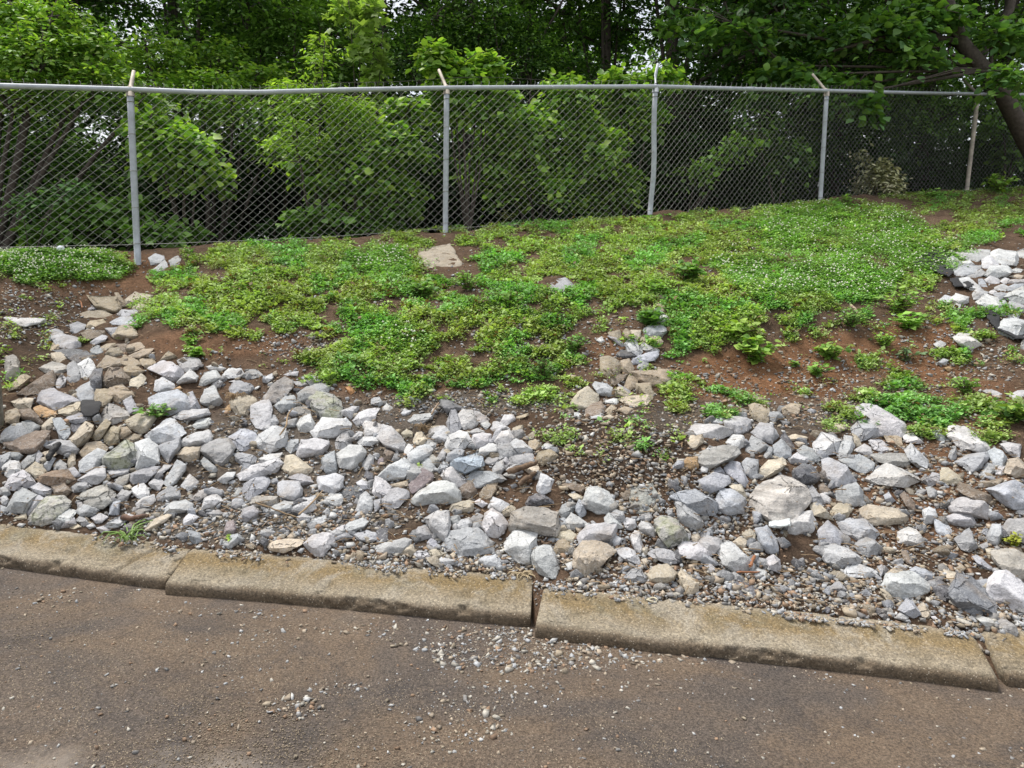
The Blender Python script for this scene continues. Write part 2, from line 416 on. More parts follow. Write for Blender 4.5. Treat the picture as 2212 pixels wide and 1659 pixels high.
bank = link('hillside', mesh_np('hillside', V, gridF(nr, nc), M_SOIL, C, smooth=True)); tag(bank, kind='structure')

# ---- kerb stones
def kerb_mat():
    m, n, b = new_mat('aggregate concrete'); P = pos(n)
    uvn = N(n, 'ShaderNodeUVMap'); sep = N(n, 'ShaderNodeSeparateXYZ'); n.links.new(uvn.outputs[0], sep.inputs[0])
    v = sep.outputs['Y']
    c = ramp(n, noise(n, 4, 5, 0.6, P), [(0.3, (0.235, 0.20, 0.145)), (0.7, (0.35, 0.305, 0.235))])
    # algae and rust coloured growth near the upper edge of the face
    band = ramp(n, v, [(0.0, 0.15), (0.12, 0.25), (0.24, 1.0), (0.30, 0.9), (0.36, 0.25), (0.45, 0.1)])
    st = ramp(n, noise(n, 3.2, 6, 0.7, P, 0.5), [(0.40, 0.0), (0.52, 1.0)])
    c = mixc(n, math_(n, 'MULTIPLY', math_(n, 'MULTIPLY', band, st), 0.75), c, (0.19, 0.12, 0.03))
    st2 = ramp(n, noise(n, 2.1, 5, 0.7, P, 0.3), [(0.5, 0.0), (0.62, 1.0)])
    c = mixc(n, math_(n, 'MULTIPLY', math_(n, 'MULTIPLY', band, st2), 0.5), c, (0.17, 0.165, 0.12))
    # splashed, damp foot
    ft = ramp(n, math_(n, 'ADD', v, math_(n, 'MULTIPLY', noise(n, 9, 4, 0.6, P), 0.05)), [(0.08, 1.0), (0.115, 0.0)])
    c = mixc(n, math_(n, 'MULTIPLY', ft, 0.75), c, (0.105, 0.07, 0.04))
    # white scrape marks
    sc = N(n, 'ShaderNodeMapping'); sc.inputs['Scale'].default_value = (34, 2.2, 1); n.links.new(uvn.outputs[0], sc.inputs[0])
    s1 = ramp(n, noise(n, 1.0, 4, 0.7, sc.outputs[0]), [(0.74, 0.0), (0.79, 1.0)])
    c = mixc(n, math_(n, 'MULTIPLY', s1, 0.5), c, (0.55, 0.50, 0.42))
    # grit
    c = mixc(n, 1.0, c, ramp(n, noise(n, 85, 4, 0.8, P), [(0.33, 0.45), (0.5, 0.96), (0.66, 1.6)]), 'MULTIPLY')
    sp = N(n, 'ShaderNodeTexVoronoi'); sp.inputs['Scale'].default_value = 75; n.links.new(P, sp.inputs[0])
    k = ramp(n, sp.outputs['Distance'], [(0.12, 1.0), (0.25, 0.0)])
    sel = ramp(n, sp.outputs['Color'], [(0.55, 0.0), (0.6, 1.0)])
    c = mixc(n, math_(n, 'MULTIPLY', math_(n, 'MULTIPLY', k, sel), 0.7), c, (0.62, 0.54, 0.42))
    n.links.new(c, b.inputs['Base Color']); b.inputs['Roughness'].default_value = 0.85
    bump(n, b, math_(n, 'ADD', noise(n, 140, 3, 0.75, P), noise(n, 22, 4, 0.6, P)), 0.8, 0.01)
    return m
M_KERB = kerb_mat()
PROF = np.array([(0.004, -0.06), (0.0, 0.0), (-0.004, 0.02), (-0.004, 0.038), (0.0, 0.052), (0.010, 0.062), (0.03, 0.070), (0.07, 0.082), (0.11, 0.094),
                 (0.15, 0.106), (0.185, 0.116), (0.205, 0.124), (0.222, 0.131), (0.24, 0.134), (0.27, 0.135), (0.30, 0.135), (0.325, 0.132), (0.335, 0.12), (0.338, 0.0)])
def fine_prof():
    s = np.concatenate([[0], np.cumsum(np.linalg.norm(np.diff(PROF, axis=0), axis=1))])
    q = np.linspace(0, s[-1], 72)
    return np.c_[np.interp(q, s, PROF[:, 0]), np.interp(q, s, PROF[:, 1])], q - 0.06
def kerb(seg, label, seed, crack=None, g0=0.0, g1=0.0):
    P = on_road(*np.array(seg, float).T)
    L = np.concatenate([[0], np.cumsum(np.linalg.norm(np.diff(P[:, :2], axis=0), axis=1))])
    s = np.arange(g0, L[-1] - g1, 0.012)
    # smooth curve through the points
    cx_ = np.polyfit(L, P[:, 0], 2); cy_ = np.polyfit(L, P[:, 1], min(3, len(L) - 1))
    X = np.polyval(cx_, s); Y = np.polyval(cy_, s)
    Y = Y + (np.interp(s, L, P[:, 1]) - Y) * 0.6
    T = np.c_[np.gradient(X), np.gradient(Y)]; T /= np.linalg.norm(T, axis=1)[:, None]
    k_ = np.hanning(31); k_ /= k_.sum()
    T[:, 0] = np.convolve(np.pad(T[:, 0], 15, 'edge'), k_, 'valid'); T[:, 1] = np.convolve(np.pad(T[:, 1], 15, 'edge'), k_, 'valid')
    Nn = np.c_[-T[:, 1], T[:, 0]]
    pr, q = fine_prof()
    d = pr[:, 0]; z = pr[:, 1]
    n1 = (fbm(s[:, None] * 6 + seed * 9, q[None] * 6, 0, 3) - 0.5) * 0.010
    edge = np.exp(-np.minimum(s - s[0], s[-1] - s) / 0.02)[:, None]
    chip = np.clip(fbm(s[:, None] * 18 + seed, q[None] * 18, 5, 3) - 0.62, 0, 1) * 0.09
    D = d[None] + n1 + chip * (q[None] < 0.1)
    Z = z[None] + n1 - chip * 0.7 - edge * (0.002 if seed < 3 else 0.007) + np.zeros_like(D)
    if crack is not None:
        for (pts) in crack:
            pts = np.array(pts, float)
            cs = np.interp(q, pts[:, 1], pts[:, 0])[None] + (fbm(q * 30, 3.3, 0, 3)[None] - 0.5) * 0.05
            inr = (q[None] >= pts[0, 1]) & (q[None] <= pts[-1, 1])
            dist = np.abs(s[:, None] - cs)
            Z = Z - 0.03 * np.exp(-(dist / 0.009) ** 2) * inr
    VX = X[:, None] + Nn[:, :1] * D; VY = Y[:, None] + Nn[:, 1:] * D
    VZ = zroad(VX) + Z
    V = np.stack([VX, VY, VZ], -1).reshape(-1, 3)
    UV = np.stack([np.broadcast_to(s[:, None], VX.shape), np.broadcast_to(q[None], VX.shape)], -1).reshape(-1, 2)
    nr_, nc_ = VX.shape
    Fq = gridF(nr_, nc_)[:, ::-1]
    caps = [np.arange(nc_)[None].astype(int), (np.arange(nc_)[None] + (nr_ - 1) * nc_)[:, ::-1]]
    me = mesh_np('concrete_kerb', V, [Fq] + caps, M_KERB, uv=UV)
    o0 = V[nr_ // 2 * nc_]; centre_mesh(me, o0)
    o = link('concrete_kerb', me, loc=o0)
    tag(o, label, 'kerb', 'concrete kerb sections between road and rocks')
kerb(KERB[0], 'stained concrete kerb section with a crack across it at the far left of the road', 1, [[(1.92, 0.02), (2.0, 0.2), (2.12, 0.42)], [(2.28, 0.27), (2.32, 0.42)]], 0.0, -0.05)
kerb(KERB[1], 'long concrete kerb section with gravel spilled over its top, before the open joint', 2, None, 0.004, 0.006)
kerb(KERB[2], 'concrete kerb section with ochre algae and white scrapes, right of the open joint', 3, None, 0.006, 0.01)
kerb(KERB[3], 'mossy concrete kerb section cut off by the right edge, beyond the chipped end', 4, None, 0.01, 0.0)
# ================================================================ ROCKS
# every line: stone kind, then the outline's corners
TILES = {}
TILES['A'] = ((0, 700, 2.2604), '''t 95,10 125,11 131,22 127,27 118,27 105,23 99,16
t 124,7 128,7 137,20 133,22 127,12
c 136,14 146,6 164,10 162,14 150,18 143,22 137,19
c 143,23 152,17 163,18 160,24 151,28 145,25
t 87,29 96,26 112,25 120,30 118,36 108,35 95,36 88,33
g 95,24 100,20 105,25 96,26
g 125,31 132,25 146,25 150,29 142,33 130,33
b 120,38 131,33 143,33 148,37 149,42 144,45 135,41 122,41
g 76,41 84,38 92,41 91,46 83,51 77,51
t 93,43 98,37 111,35 115,40 112,47 95,45
k 88,50 95,46 112,48 114,52 103,55 93,58
t 121,52 129,43 142,40 147,48 148,56 137,56 124,57
g 114,45 131,43 125,50 121,54 117,50
g 53,47 60,45 68,49 66,54 55,54
g 55,55 67,51 85,56 87,65 75,68 66,65
t 54,64 59,59 67,63 66,67 58,70 54,68
g 97,60 110,52 116,54 112,59 102,63
d 58,69 74,67 92,69 104,77 100,79 82,82 76,75 72,71
t 107,66 115,62 124,61 125,64 118,67 112,70
k 125,62 137,62 136,72 130,70
t 137,63 152,60 156,65 150,70 138,73
t 113,73 120,66 128,66 133,72 126,76 117,76
t 138,75 155,67 165,67 160,72 148,78 140,78
g 98,68 106,62 108,70 112,72 106,75 98,72
c 56,72 70,71 76,76 73,80 62,82 56,77
t 105,87 115,74 130,78 133,85 120,88 114,91
t 128,80 135,74 148,79 155,86 140,88 132,84
t 150,78 165,77 168,82 160,89 153,84
t 174,79 182,69 191,76 186,78
w 162,89 175,80 186,83 198,94 196,101 186,103 178,97
g 192,80 200,76 214,77 217,84 213,89 202,93 196,88
w 189,106 205,89 214,97 212,103 200,104
s 42,88 57,81 72,85 71,92 63,95 56,91 50,93
k 20,115 50,100 56,91 59,97 58,107 46,114 30,117
s 5,74 14,72 21,82 21,98 14,101 7,101
t 9,110 26,94 33,98 30,103 20,112 12,113
g 73,85 78,79 85,86 88,92 86,104 78,108 73,100
w 84,84 97,77 102,84 103,92 97,101 89,100 88,92
g 59,104 66,95 72,99 70,107 63,111
d 97,98 102,90 110,90 110,108 104,114 98,115
k 109,103 119,88 130,89 140,98 139,105 120,108 112,108
t 128,88 145,85 155,91 152,96 141,98 135,92
c 140,101 153,94 158,99 155,106 146,111 141,107
t 121,108 132,105 140,112 130,114
g 81,112 88,107 97,103 98,114 103,118 100,129 90,126 84,119
t 100,123 104,111 114,110 124,115 117,122 112,134 102,134
t 113,113 120,109 133,115 142,113 144,118 130,126 118,123
g 40,124 46,113 59,110 72,116 85,123 70,129 60,134 46,128
c 65,130 77,125 88,124 89,134 80,139 70,141 63,138
c 12,124 22,120 36,121 33,132 20,133
t 5,135 18,131 22,138 20,147 7,148
k 20,133 33,132 41,139 47,148 40,148 24,143
o 37,131 44,128 60,134 61,138 50,142 45,140
s 107,142 117,126 124,127 138,136 140,141 132,148 115,148
g 132,124 142,119 150,132 149,136 140,139
c 136,145 150,137 165,135 168,143 160,155 152,159 140,153
b 161,120 172,114 191,112 200,118 205,131 190,133 182,139 172,134 163,127
b 202,116 208,114 217,130 214,133 205,132
w 166,112 168,102 176,98 187,105 190,111 172,115
g 72,142 85,137 96,137 98,144 88,147 82,148 76,146
d 76,146 88,147 84,155 80,157 74,152
c 44,149 54,141 58,142 57,152 50,156 46,154
b 57,143 66,142 75,153 76,160 70,165 63,160
g 24,146 31,144 43,151 42,155 31,160
g 0,159 12,149 23,148 29,158 26,164 10,169 0,168
c 75,164 92,147 101,150 100,158 93,169 85,174 77,170
t 101,158 114,144 120,147 112,160 105,168 99,167
w 158,161 182,140 190,144 200,158 190,165 178,168 162,170
t 112,160 123,148 129,152 125,158 129,166 120,172 113,168
t 125,154 137,151 143,158 138,162 131,165
w 4,33 15,36 35,37 47,35 48,39 36,41 24,44 12,38''')
TILES['B'] = ((0, 1000, 2.2604), '''k 6,36 28,33 38,24 53,24 53,32 48,42 35,46 20,46 12,42
g 49,40 63,33 75,34 85,43 82,48 72,51 60,45
t 86,46 95,36 108,35 118,41 110,46 90,52
t 134,32 145,26 153,28 150,33 144,36
l 109,58 115,48 135,33 144,37 150,47 146,58 138,64 122,64 112,61
w 86,56 105,43 114,46 109,58 100,68 87,67
w 147,64 150,50 147,37 160,32 170,40 172,48 170,61 158,63
g 171,40 195,29 194,42 187,50 183,58 176,51
c 191,48 200,41 216,40 215,52 207,57 198,55
g 0,50 11,46 12,54 3,62 0,60
g 11,46 20,46 25,50 20,55 13,53
g 21,60 30,50 38,48 36,57 26,64
g 37,50 41,43 46,48 44,57 38,58
c 45,46 55,44 64,46 56,52 50,52
g 57,60 65,54 72,59 68,64 58,65
g 47,62 55,52 60,53 53,66 48,64
c 73,59 75,47 79,44 82,48 81,61 74,63
c 26,66 38,57 46,60 50,68 40,76 36,73
w 1,63 11,55 20,56 23,66 10,74 5,70
w 6,82 12,72 24,66 32,71 39,80 30,85 16,87 9,86
r 40,73 56,66 73,65 82,76 75,80 55,82 42,80
w 84,76 103,63 112,62 114,71 107,80 95,80
g 73,64 80,62 88,72 80,74
g 115,65 140,64 138,70 122,73 117,71
g 140,70 157,63 172,62 168,70 158,79 142,80
s 123,81 127,75 140,69 138,78 128,85
w 168,70 177,60 186,60 178,67 172,72
g 176,78 183,68 191,55 200,60 200,66 191,79 182,83
g 77,84 84,78 95,79 98,83 90,88 80,89
w 160,80 171,72 177,79 172,87 165,85
w 32,84 42,79 58,86 55,91 46,94 36,88
s 83,95 92,88 113,80 120,84 112,90 96,95 88,98
s 90,100 105,90 120,86 125,92 120,101 108,108 95,105
g 125,94 132,86 142,89 138,97 130,100
w 142,85 155,80 162,85 160,94 150,96 145,92
c 132,83 140,81 143,85 136,87
g 0,84 8,84 12,91 8,94 0,92
w 0,96 6,92 10,98 8,104 2,102
g 9,105 17,90 24,85 40,92 33,97 28,106 28,112 12,111
g 28,108 32,96 42,92 47,96 38,105 31,115
l 33,117 42,103 50,94 68,94 76,100 75,106 62,106 55,122 45,124 36,122
w 59,124 60,108 66,104 82,110 78,117 68,124 62,126
g 82,110 88,102 102,105 107,109 100,115 90,117
g 83,100 90,100 84,108
b 117,115 120,98 130,99 127,106 128,113
w 147,102 155,95 166,92 168,98 160,105 150,108
g 167,94 183,83 194,87 194,95 185,98 172,98
g 142,108 155,107 162,108 158,113 148,114
w 112,127 120,120 133,113 136,120 125,125 118,129
w 135,112 145,114 152,119 145,121 136,119
w 177,113 185,100 200,98 208,103 203,109 190,113
c 156,131 163,120 180,113 185,114 180,121 168,129
g 82,120 85,114 92,117 97,124 90,126
w 98,117 108,112 117,116 110,122 104,123
g 66,128 75,118 80,117 83,124 74,127
c 75,128 83,123 88,127 80,129
w 93,126 100,122 104,127 97,129
w 104,128 114,125 120,129 110,133
c 41,121 46,117 49,123 44,125
c 14,117 28,112 29,118 20,119
w 196,120 205,112 214,116 208,123 200,126
b 202,137 206,131 215,133 219,142 210,145
w 195,82 205,70 214,78 212,85 203,88
k 55,82 70,80 77,88 72,93 60,93
g 0,103 8,106 9,111 1,113''')  # the brown outline just above is a dark hollow modelled as a stone
TILES['C'] = ((400, 850, 2.2604), '''w 10,74 20,67 46,66 50,72 36,77 20,79
w 31,84 38,77 49,75 52,80 47,86 35,87
w 39,58 44,45 54,41 57,51 63,58 58,64 46,62
w 37,40 44,26 56,24 61,31 50,38 42,41
w 46,20 55,17 67,22 60,25 50,24
w 62,31 70,22 83,22 86,28 76,32 66,33
g 83,31 92,23 100,23 107,30 95,33
w 106,33 117,27 119,33 112,38
g 71,44 77,36 93,38 98,42 92,50 74,52
w 70,36 78,34 90,37 76,38
w 50,36 58,33 64,37 60,43 53,42
s 109,51 117,40 130,32 138,36 139,42 132,51 118,62 109,57
g 120,62 132,52 140,51 146,60 138,65 128,70
c 72,58 80,52 95,51 100,57 97,66 92,73 82,73 73,66
w 94,62 107,57 113,57 117,67 110,71 115,84 110,88 99,85 94,76
w 129,29 135,26 145,25 144,30 134,30
g 148,31 158,29 169,32 173,38 158,40
g 139,36 150,35 157,40 148,42
g 145,49 155,42 170,38 178,42 177,49 165,47 158,55 150,60 146,56
l 156,50 165,47 182,50 191,58 192,74 178,76 168,76 160,66
s 134,70 143,64 155,63 162,68 155,72 138,73
w 192,68 203,63 212,63 207,71 202,76 193,72
w 204,78 212,69 222,66 232,66 228,76 218,83 208,83
w 191,78 197,75 203,82 200,90 193,85
w 143,82 151,73 158,72 163,82 160,90 148,91
g 112,74 120,72 124,80 121,84 115,83
g 125,82 135,78 145,75 142,85 130,86
w 160,90 172,76 192,77 200,84 198,90 185,96 165,97
w 17,103 32,91 48,88 52,95 51,100 40,105 22,106
g 38,110 45,103 60,98 69,98 69,105 76,108 70,122 63,128 54,123 45,113
b 69,96 85,87 96,88 101,100 92,110 82,110 72,104
w 100,102 103,93 118,84 131,87 133,98 130,106 115,112 103,109
g 130,106 137,98 145,99 146,106 138,114
w 141,110 149,99 165,97 177,101 178,107 170,115 147,117
g 185,100 192,90 198,90 203,103 200,110 187,110
w 203,97 210,90 215,91 214,98 206,99
w 214,82 221,80 230,80 232,90 222,95 216,93
w 209,101 216,96 228,96 236,100 224,105 212,105
g 75,114 84,113 95,115 101,118 97,127 88,128 79,122
w 103,119 115,114 127,113 125,119 112,125 105,124
w 81,136 95,127 107,124 122,119 128,126 122,134 102,137 95,142 84,142
c 128,130 133,117 140,116 152,124 161,130 158,134 148,136 138,138
b 169,118 184,112 187,127 186,135 175,135 171,125
w 187,114 200,106 212,106 218,112 215,122 205,130 190,128
g 40,122 44,118 55,127 59,133 50,134
g 134,140 145,135 158,139 162,147 150,149 142,143
b 86,158 87,146 100,140 112,140 114,145 104,150 95,156 92,164
w 124,146 129,144 145,145 150,153 148,160 140,166 132,164 124,157
w 166,139 185,136 193,139 192,151 182,157 168,153
d 191,156 198,150 208,149 216,155 208,164 196,164
w 57,143 68,134 77,134 75,141 65,146
s 29,162 37,155 49,150 48,158 38,165 31,166
w 207,145 214,142 224,146 222,152 212,152
g 115,142 122,140 124,145 118,147
o 66,66 71,60 73,64 72,70 67,70
o 11,44 17,41 20,44 16,46''')
TILES['D'] = ((500, 1075, 2.2604), '''w -4,75 0,62 13,58 20,66 10,72
g 29,72 30,64 40,60 44,70 36,75
w 32,58 36,50 40,52 38,60 33,62
s 48,69 51,60 60,61 80,61 81,67 75,71 55,71
w 69,79 73,71 85,66 97,67 94,77 80,82
w 93,81 95,70 105,63 119,60 120,76 108,78
w 98,83 106,78 115,83 110,88 102,88
w 110,91 120,84 131,82 131,88 120,91
w 127,65 135,57 147,58 150,65 144,72 135,68
d 141,74 143,71 153,73 150,85 143,90
w 163,75 168,60 174,56 181,62 180,77 170,80
b 182,65 190,63 190,73 184,78
g 191,64 200,54 208,52 220,56 220,62 210,72 194,75
w 181,55 185,40 192,43 201,50 200,57 192,62 184,60
c 201,47 218,44 220,49 210,53 202,51
w 187,40 198,28 215,20 222,26 217,33 215,42 195,44
g 171,22 178,15 182,18 182,27 175,33 170,28
g 38,85 42,74 52,71 60,78 55,84 45,88
g 0,76 15,75 20,79 12,82 2,80
p 20,103 24,88 31,86 34,97 30,103
b 24,115 27,103 35,101 40,107 36,112 28,116
c 67,114 75,109 90,106 105,107 104,112 92,117 85,121 72,119
w 107,112 117,104 127,100 139,101 142,108 136,116 128,124 120,124 115,118
g 138,108 141,99 153,100 161,105 152,108
w 137,98 145,93 151,91 150,99 142,99
w 151,99 153,90 170,84 176,88 172,94 162,98
b 161,101 175,97 184,100 186,107 175,110 165,107
d 186,110 184,90 190,88 198,95 196,108 190,111
w 179,115 195,110 215,106 222,108 220,116 210,122 190,122 182,120
w 71,44 76,40 80,43 78,47
g 155,27 160,17 150,15 153,22''')
TILES['E'] = ((850, 950, 2.2604), '''w 38,39 47,41 55,50 61,58 59,68 53,68 42,62 31,53 31,50
w 24,10 34,9 38,15 33,19 25,16
w 37,20 42,16 48,20 46,24 38,23
w 57,26 61,22 68,23 66,28 59,29
w 64,35 72,28 82,27 92,26 90,33 80,37 68,38
w 16,37 20,35 37,37 36,44 28,50 18,50
g 106,34 110,23 115,22 118,32 124,40 122,46 109,47 108,40
w 117,30 125,22 134,24 140,36 137,41 125,43 120,36
w 134,23 142,25 152,32 151,36 142,37 138,30
w 142,38 150,35 154,38 149,44
w 164,36 169,28 178,28 181,33 172,39 166,38
w 154,44 157,35 165,36 175,43 170,45 160,46
w 154,58 160,44 166,43 163,52 158,59
w 158,57 165,46 174,44 179,52 177,59 165,60
g 158,58 177,59 183,70 176,75 164,73 162,64
c 178,42 190,38 188,46 180,51 177,47
w 87,53 88,44 98,41 103,40 109,44 109,52 103,58 92,57
c 88,45 90,40 97,39 99,42 93,46
c 57,48 63,43 70,47 69,52 60,52
c 70,56 74,47 79,46 86,54 82,60 72,60
w 105,60 108,50 120,46 128,47 134,57 133,62 118,65 107,65
g 130,46 140,42 148,46 140,49 133,49
w 134,50 145,47 154,49 154,58 140,65 134,55
w 82,57 88,54 97,60 92,65 88,64
w 60,66 65,59 71,62 65,73 61,70
w 65,70 75,62 84,59 91,65 88,73 75,80 66,81
g 95,75 102,65 106,67 105,75 99,78
g 106,77 108,69 118,64 125,66 124,72 110,80
w 141,72 143,64 152,59 162,61 164,68 150,70 143,73
w 176,59 180,53 188,56 200,67 198,70 185,70 180,66
B 110,82 125,74 138,69 145,74 146,82 135,88 122,93 112,85
g 147,75 160,71 164,76 156,83 148,81
g 175,71 198,70 200,79 190,83 178,84 174,76
g 155,86 160,79 167,77 169,86 165,92 157,90
g 166,77 171,73 177,81 173,84
g 78,82 84,74 90,76 95,86 90,88
s 86,73 92,71 100,80 98,84 92,82
g 96,88 102,77 110,83 107,88 100,91
g 63,85 65,80 78,82 93,87 92,90 80,90 70,95 66,100 61,92
p 66,103 72,95 79,86 93,92 90,99 80,106 72,114 68,110
w 100,93 104,87 114,83 120,88 128,99 127,103 117,106 108,101
g 129,95 135,89 150,90 160,90 170,98 160,102 148,103 140,106 130,101
k 120,108 130,100 139,103 139,113 130,118 121,116
t 142,112 148,103 155,97 161,98 160,110 152,121 143,117
w 68,120 80,108 92,100 103,99 113,102 120,110 120,120 105,125 88,124 75,125
c 110,131 113,124 130,120 135,122 134,132 120,133 111,134
w 135,122 142,119 151,124 145,128
w 152,128 157,117 165,120 175,125 170,129 165,135 155,131
c 165,133 175,125 181,128 176,136 169,138
w 145,145 148,135 156,130 165,135 171,145 168,155 160,161 150,157 145,150
w 82,140 95,133 108,132 111,147 102,152 105,164 95,163 91,152
g 110,138 120,136 122,143 113,147 111,144
g 116,148 122,141 130,139 134,145 132,152 120,152
g 132,140 140,133 146,137 138,144 134,144
g 134,145 144,141 145,150 135,152
g 71,156 76,149 84,148 92,157 90,162 76,164
t 202,78 206,68 216,65 224,67 226,74 215,80 208,84
c 190,86 198,80 205,82 208,90 203,95 195,91
g 174,88 185,85 190,90 180,93
g 167,93 172,90 183,94 178,97
t 194,56 202,54 210,61 203,66 196,62
t 192,52 200,45 203,46 200,53 194,56
t 181,30 194,26 195,28 188,32 183,32
w 209,62 214,58 222,60 220,65 210,65
k 38,70 40,65 46,66 51,70 47,77 40,77
p 32,80 33,75 38,74 38,80 34,83
d 17,95 20,88 26,91 28,98 24,100''')
TILES['F'] = ((950, 1150, 2.2604), '''s 129,65 133,45 147,39 165,41 181,42 183,62 178,71 160,67 145,62
w 160,20 164,3 170,5 178,10 175,20 165,25 159,20
d 148,35 152,28 160,25 168,26 176,32 177,36 160,37 150,38
g 62,69 66,65 80,63 95,63 105,70 120,80 122,84 105,83 95,90 75,92 66,87 63,78
w 125,78 132,67 140,61 150,62 160,69 158,80 154,90 151,103 142,100 135,91 126,85
w 152,90 157,83 168,80 175,81 179,90 180,100 184,113 175,115 163,110 155,102
w 53,98 57,93 66,95 74,98 72,101 58,102
w 97,96 103,92 115,90 122,98 121,104 105,103
w 24,88 35,86 43,88 44,93 36,96 28,94
c 42,86 52,84 60,89 55,93 46,93
b 41,77 45,73 50,75 54,82 49,84 43,83
c 66,90 70,87 73,92 69,94
o 37,83 43,80 47,82 42,86
t 177,85 183,75 190,74 197,82 194,89 183,90
c 176,72 184,65 195,64 203,70 197,76 185,74
g 183,45 187,37 195,34 200,38 199,45 190,51 184,49
b 201,40 205,31 210,36 213,47 207,50 201,43
w 190,55 197,45 205,50 214,57 205,63 195,64
g 182,52 190,50 192,60 185,63
k 187,15 193,12 207,15 213,20 210,25 195,20
c 193,25 200,23 209,28 208,33 200,31
c 197,118 201,113 206,115 203,119
t 191,118 195,113 200,114 196,120
o 75,95 79,91 84,93 80,96''')
TILES['H'] = ((1400, 1150, 3.9402), '''w 6,18 9,11 14,10 18,12 22,12 25,20 22,26 14,26 8,22
G 35,11 49,8 56,23 50,25 36,26
b 60,17 63,12 75,11 82,15 90,20 87,27 80,27 74,23 66,19
g 63,20 68,19 76,25 82,34 80,37 72,37 65,29
b 77,8 85,2 91,1 97,7 90,12 84,14 79,11
b 88,18 91,11 100,12 106,17 105,26 95,27 90,23
c 96,9 104,8 108,18 100,13
l 51,31 54,28 63,30 69,37 73,42 68,45 59,47 55,43 51,37
w 40,35 42,31 48,33 51,38 50,41 44,39
w 31,32 33,29 38,30 39,34 36,37 32,35
w 42,27 47,26 49,29 46,32 43,31
g 22,26 26,24 31,25 32,31 27,32
w 19,29 22,26 27,31 30,35 24,36 20,32
w 3,40 9,34 20,32 29,33 28,38 22,43 10,44 5,47
c 1,50 6,44 14,44 20,46 25,50 15,55 9,60 8,66 4,64 0,58
w 35,41 38,37 41,38 43,46 42,52 38,49
w 23,44 26,40 31,42 28,46 24,47
w 65,47 68,44 78,44 85,49 83,56 78,52 70,53 66,51
w 76,44 82,40 90,42 93,46 88,51 84,53
g 46,51 52,48 60,49 68,54 66,57 57,57 49,54
w 89,50 93,45 98,44 105,52 112,58 110,62 102,63 95,57
c 99,44 103,41 108,43 106,48 102,48
c 104,39 109,36 113,38 112,44 107,43
b 113,36 120,34 126,42 127,51 120,51 116,47
c 46,64 50,59 58,58 64,63 62,68 56,70 48,68
c 65,64 67,61 73,65 78,69 77,74 71,77 67,72
w 26,49 34,47 38,50 42,58 36,57 30,52
g 31,66 36,61 41,60 45,66 44,69 36,68
c 42,55 45,54 47,57 44,59
d 92,65 97,65 107,68 114,72 112,77 105,78 98,75
w 81,58 84,57 89,61 85,63
w 119,55 124,52 128,55 128,63 121,62
w 111,62 114,60 120,62 119,66 112,66
o 30,58 33,56 35,59 33,62
c 42,48 46,47 46,52 44,53
c 72,41 77,38 79,41 76,45
k 29,14 35,11 35,17 31,18
g 58,24 61,24 62,28 59,29''')
TILES['I'] = ((1600, 950, 3.9402), '''t 56,6 62,4 67,6 66,9 58,8
t 58,10 62,9 70,11 70,20 66,21 60,18
g 70,14 77,14 79,17 73,21 70,18
t 78,12 84,9 90,10 89,15 85,18 79,15
w 35,19 40,16 44,18 42,22 36,21
g 43,20 48,17 56,18 60,21 57,26 50,28 44,24
w 20,25 25,22 38,22 49,25 46,29 35,32 25,30
g 60,27 65,21 72,22 76,29 72,34 65,31
c 20,32 22,29 29,28 30,33 25,37 20,36
w 44,33 48,28 54,29 56,34 51,38 46,36
g 55,38 60,29 65,33 71,36 67,39 60,40
s 25,41 32,37 42,35 50,36 52,40 42,46 32,50 28,48
b 73,42 73,35 78,31 84,37 84,42 78,43
g 67,41 71,35 73,37 72,42 68,43
d 78,29 80,27 86,35 86,38 82,35
c 82,29 87,28 95,30 92,32 84,32
c 86,33 90,32 94,34 89,36
w 98,34 103,27 110,29 115,32 112,40 102,41 98,37
w 112,40 117,29 122,30 124,36 119,43 114,42
c 122,28 126,29 128,35 124,36
g 88,38 92,35 97,37 102,44 96,46 92,41
w 83,43 88,39 95,40 95,45 90,47 84,46
o 17,45 20,42 26,42 27,49 22,50 18,48
b 9,50 14,44 18,45 17,49 11,50
b 43,49 47,45 52,46 58,58 56,61 50,56 44,52
g 54,46 57,43 64,44 64,48 63,57 59,55 55,50
c 64,50 70,44 78,43 82,46 77,51 66,56 64,53
b 34,51 40,48 45,53 40,53
b 27,57 36,52 45,54 46,58 40,63 33,65 28,61
d 85,51 92,46 97,48 102,54 98,59 91,60 86,55
S 58,71 60,66 68,58 77,54 85,56 93,61 95,68 90,75 84,84 76,85 66,80 60,76
b 103,44 107,43 114,45 124,56 120,60 110,60 105,53
c 96,72 100,70 105,75 110,81 102,79
w 102,65 105,64 109,68 108,71 104,70
k 101,60 104,58 109,63 107,65 102,64
g 110,65 117,60 124,58 128,64 130,72 122,72 112,69
c 108,77 112,71 120,71 121,74 118,79 111,80
w 78,84 82,78 88,79 96,76 100,84 97,89 88,90 80,88
b 101,88 107,82 112,86 117,92 112,99 102,97
g 92,68 97,60 100,63 99,67 105,71 98,70''')
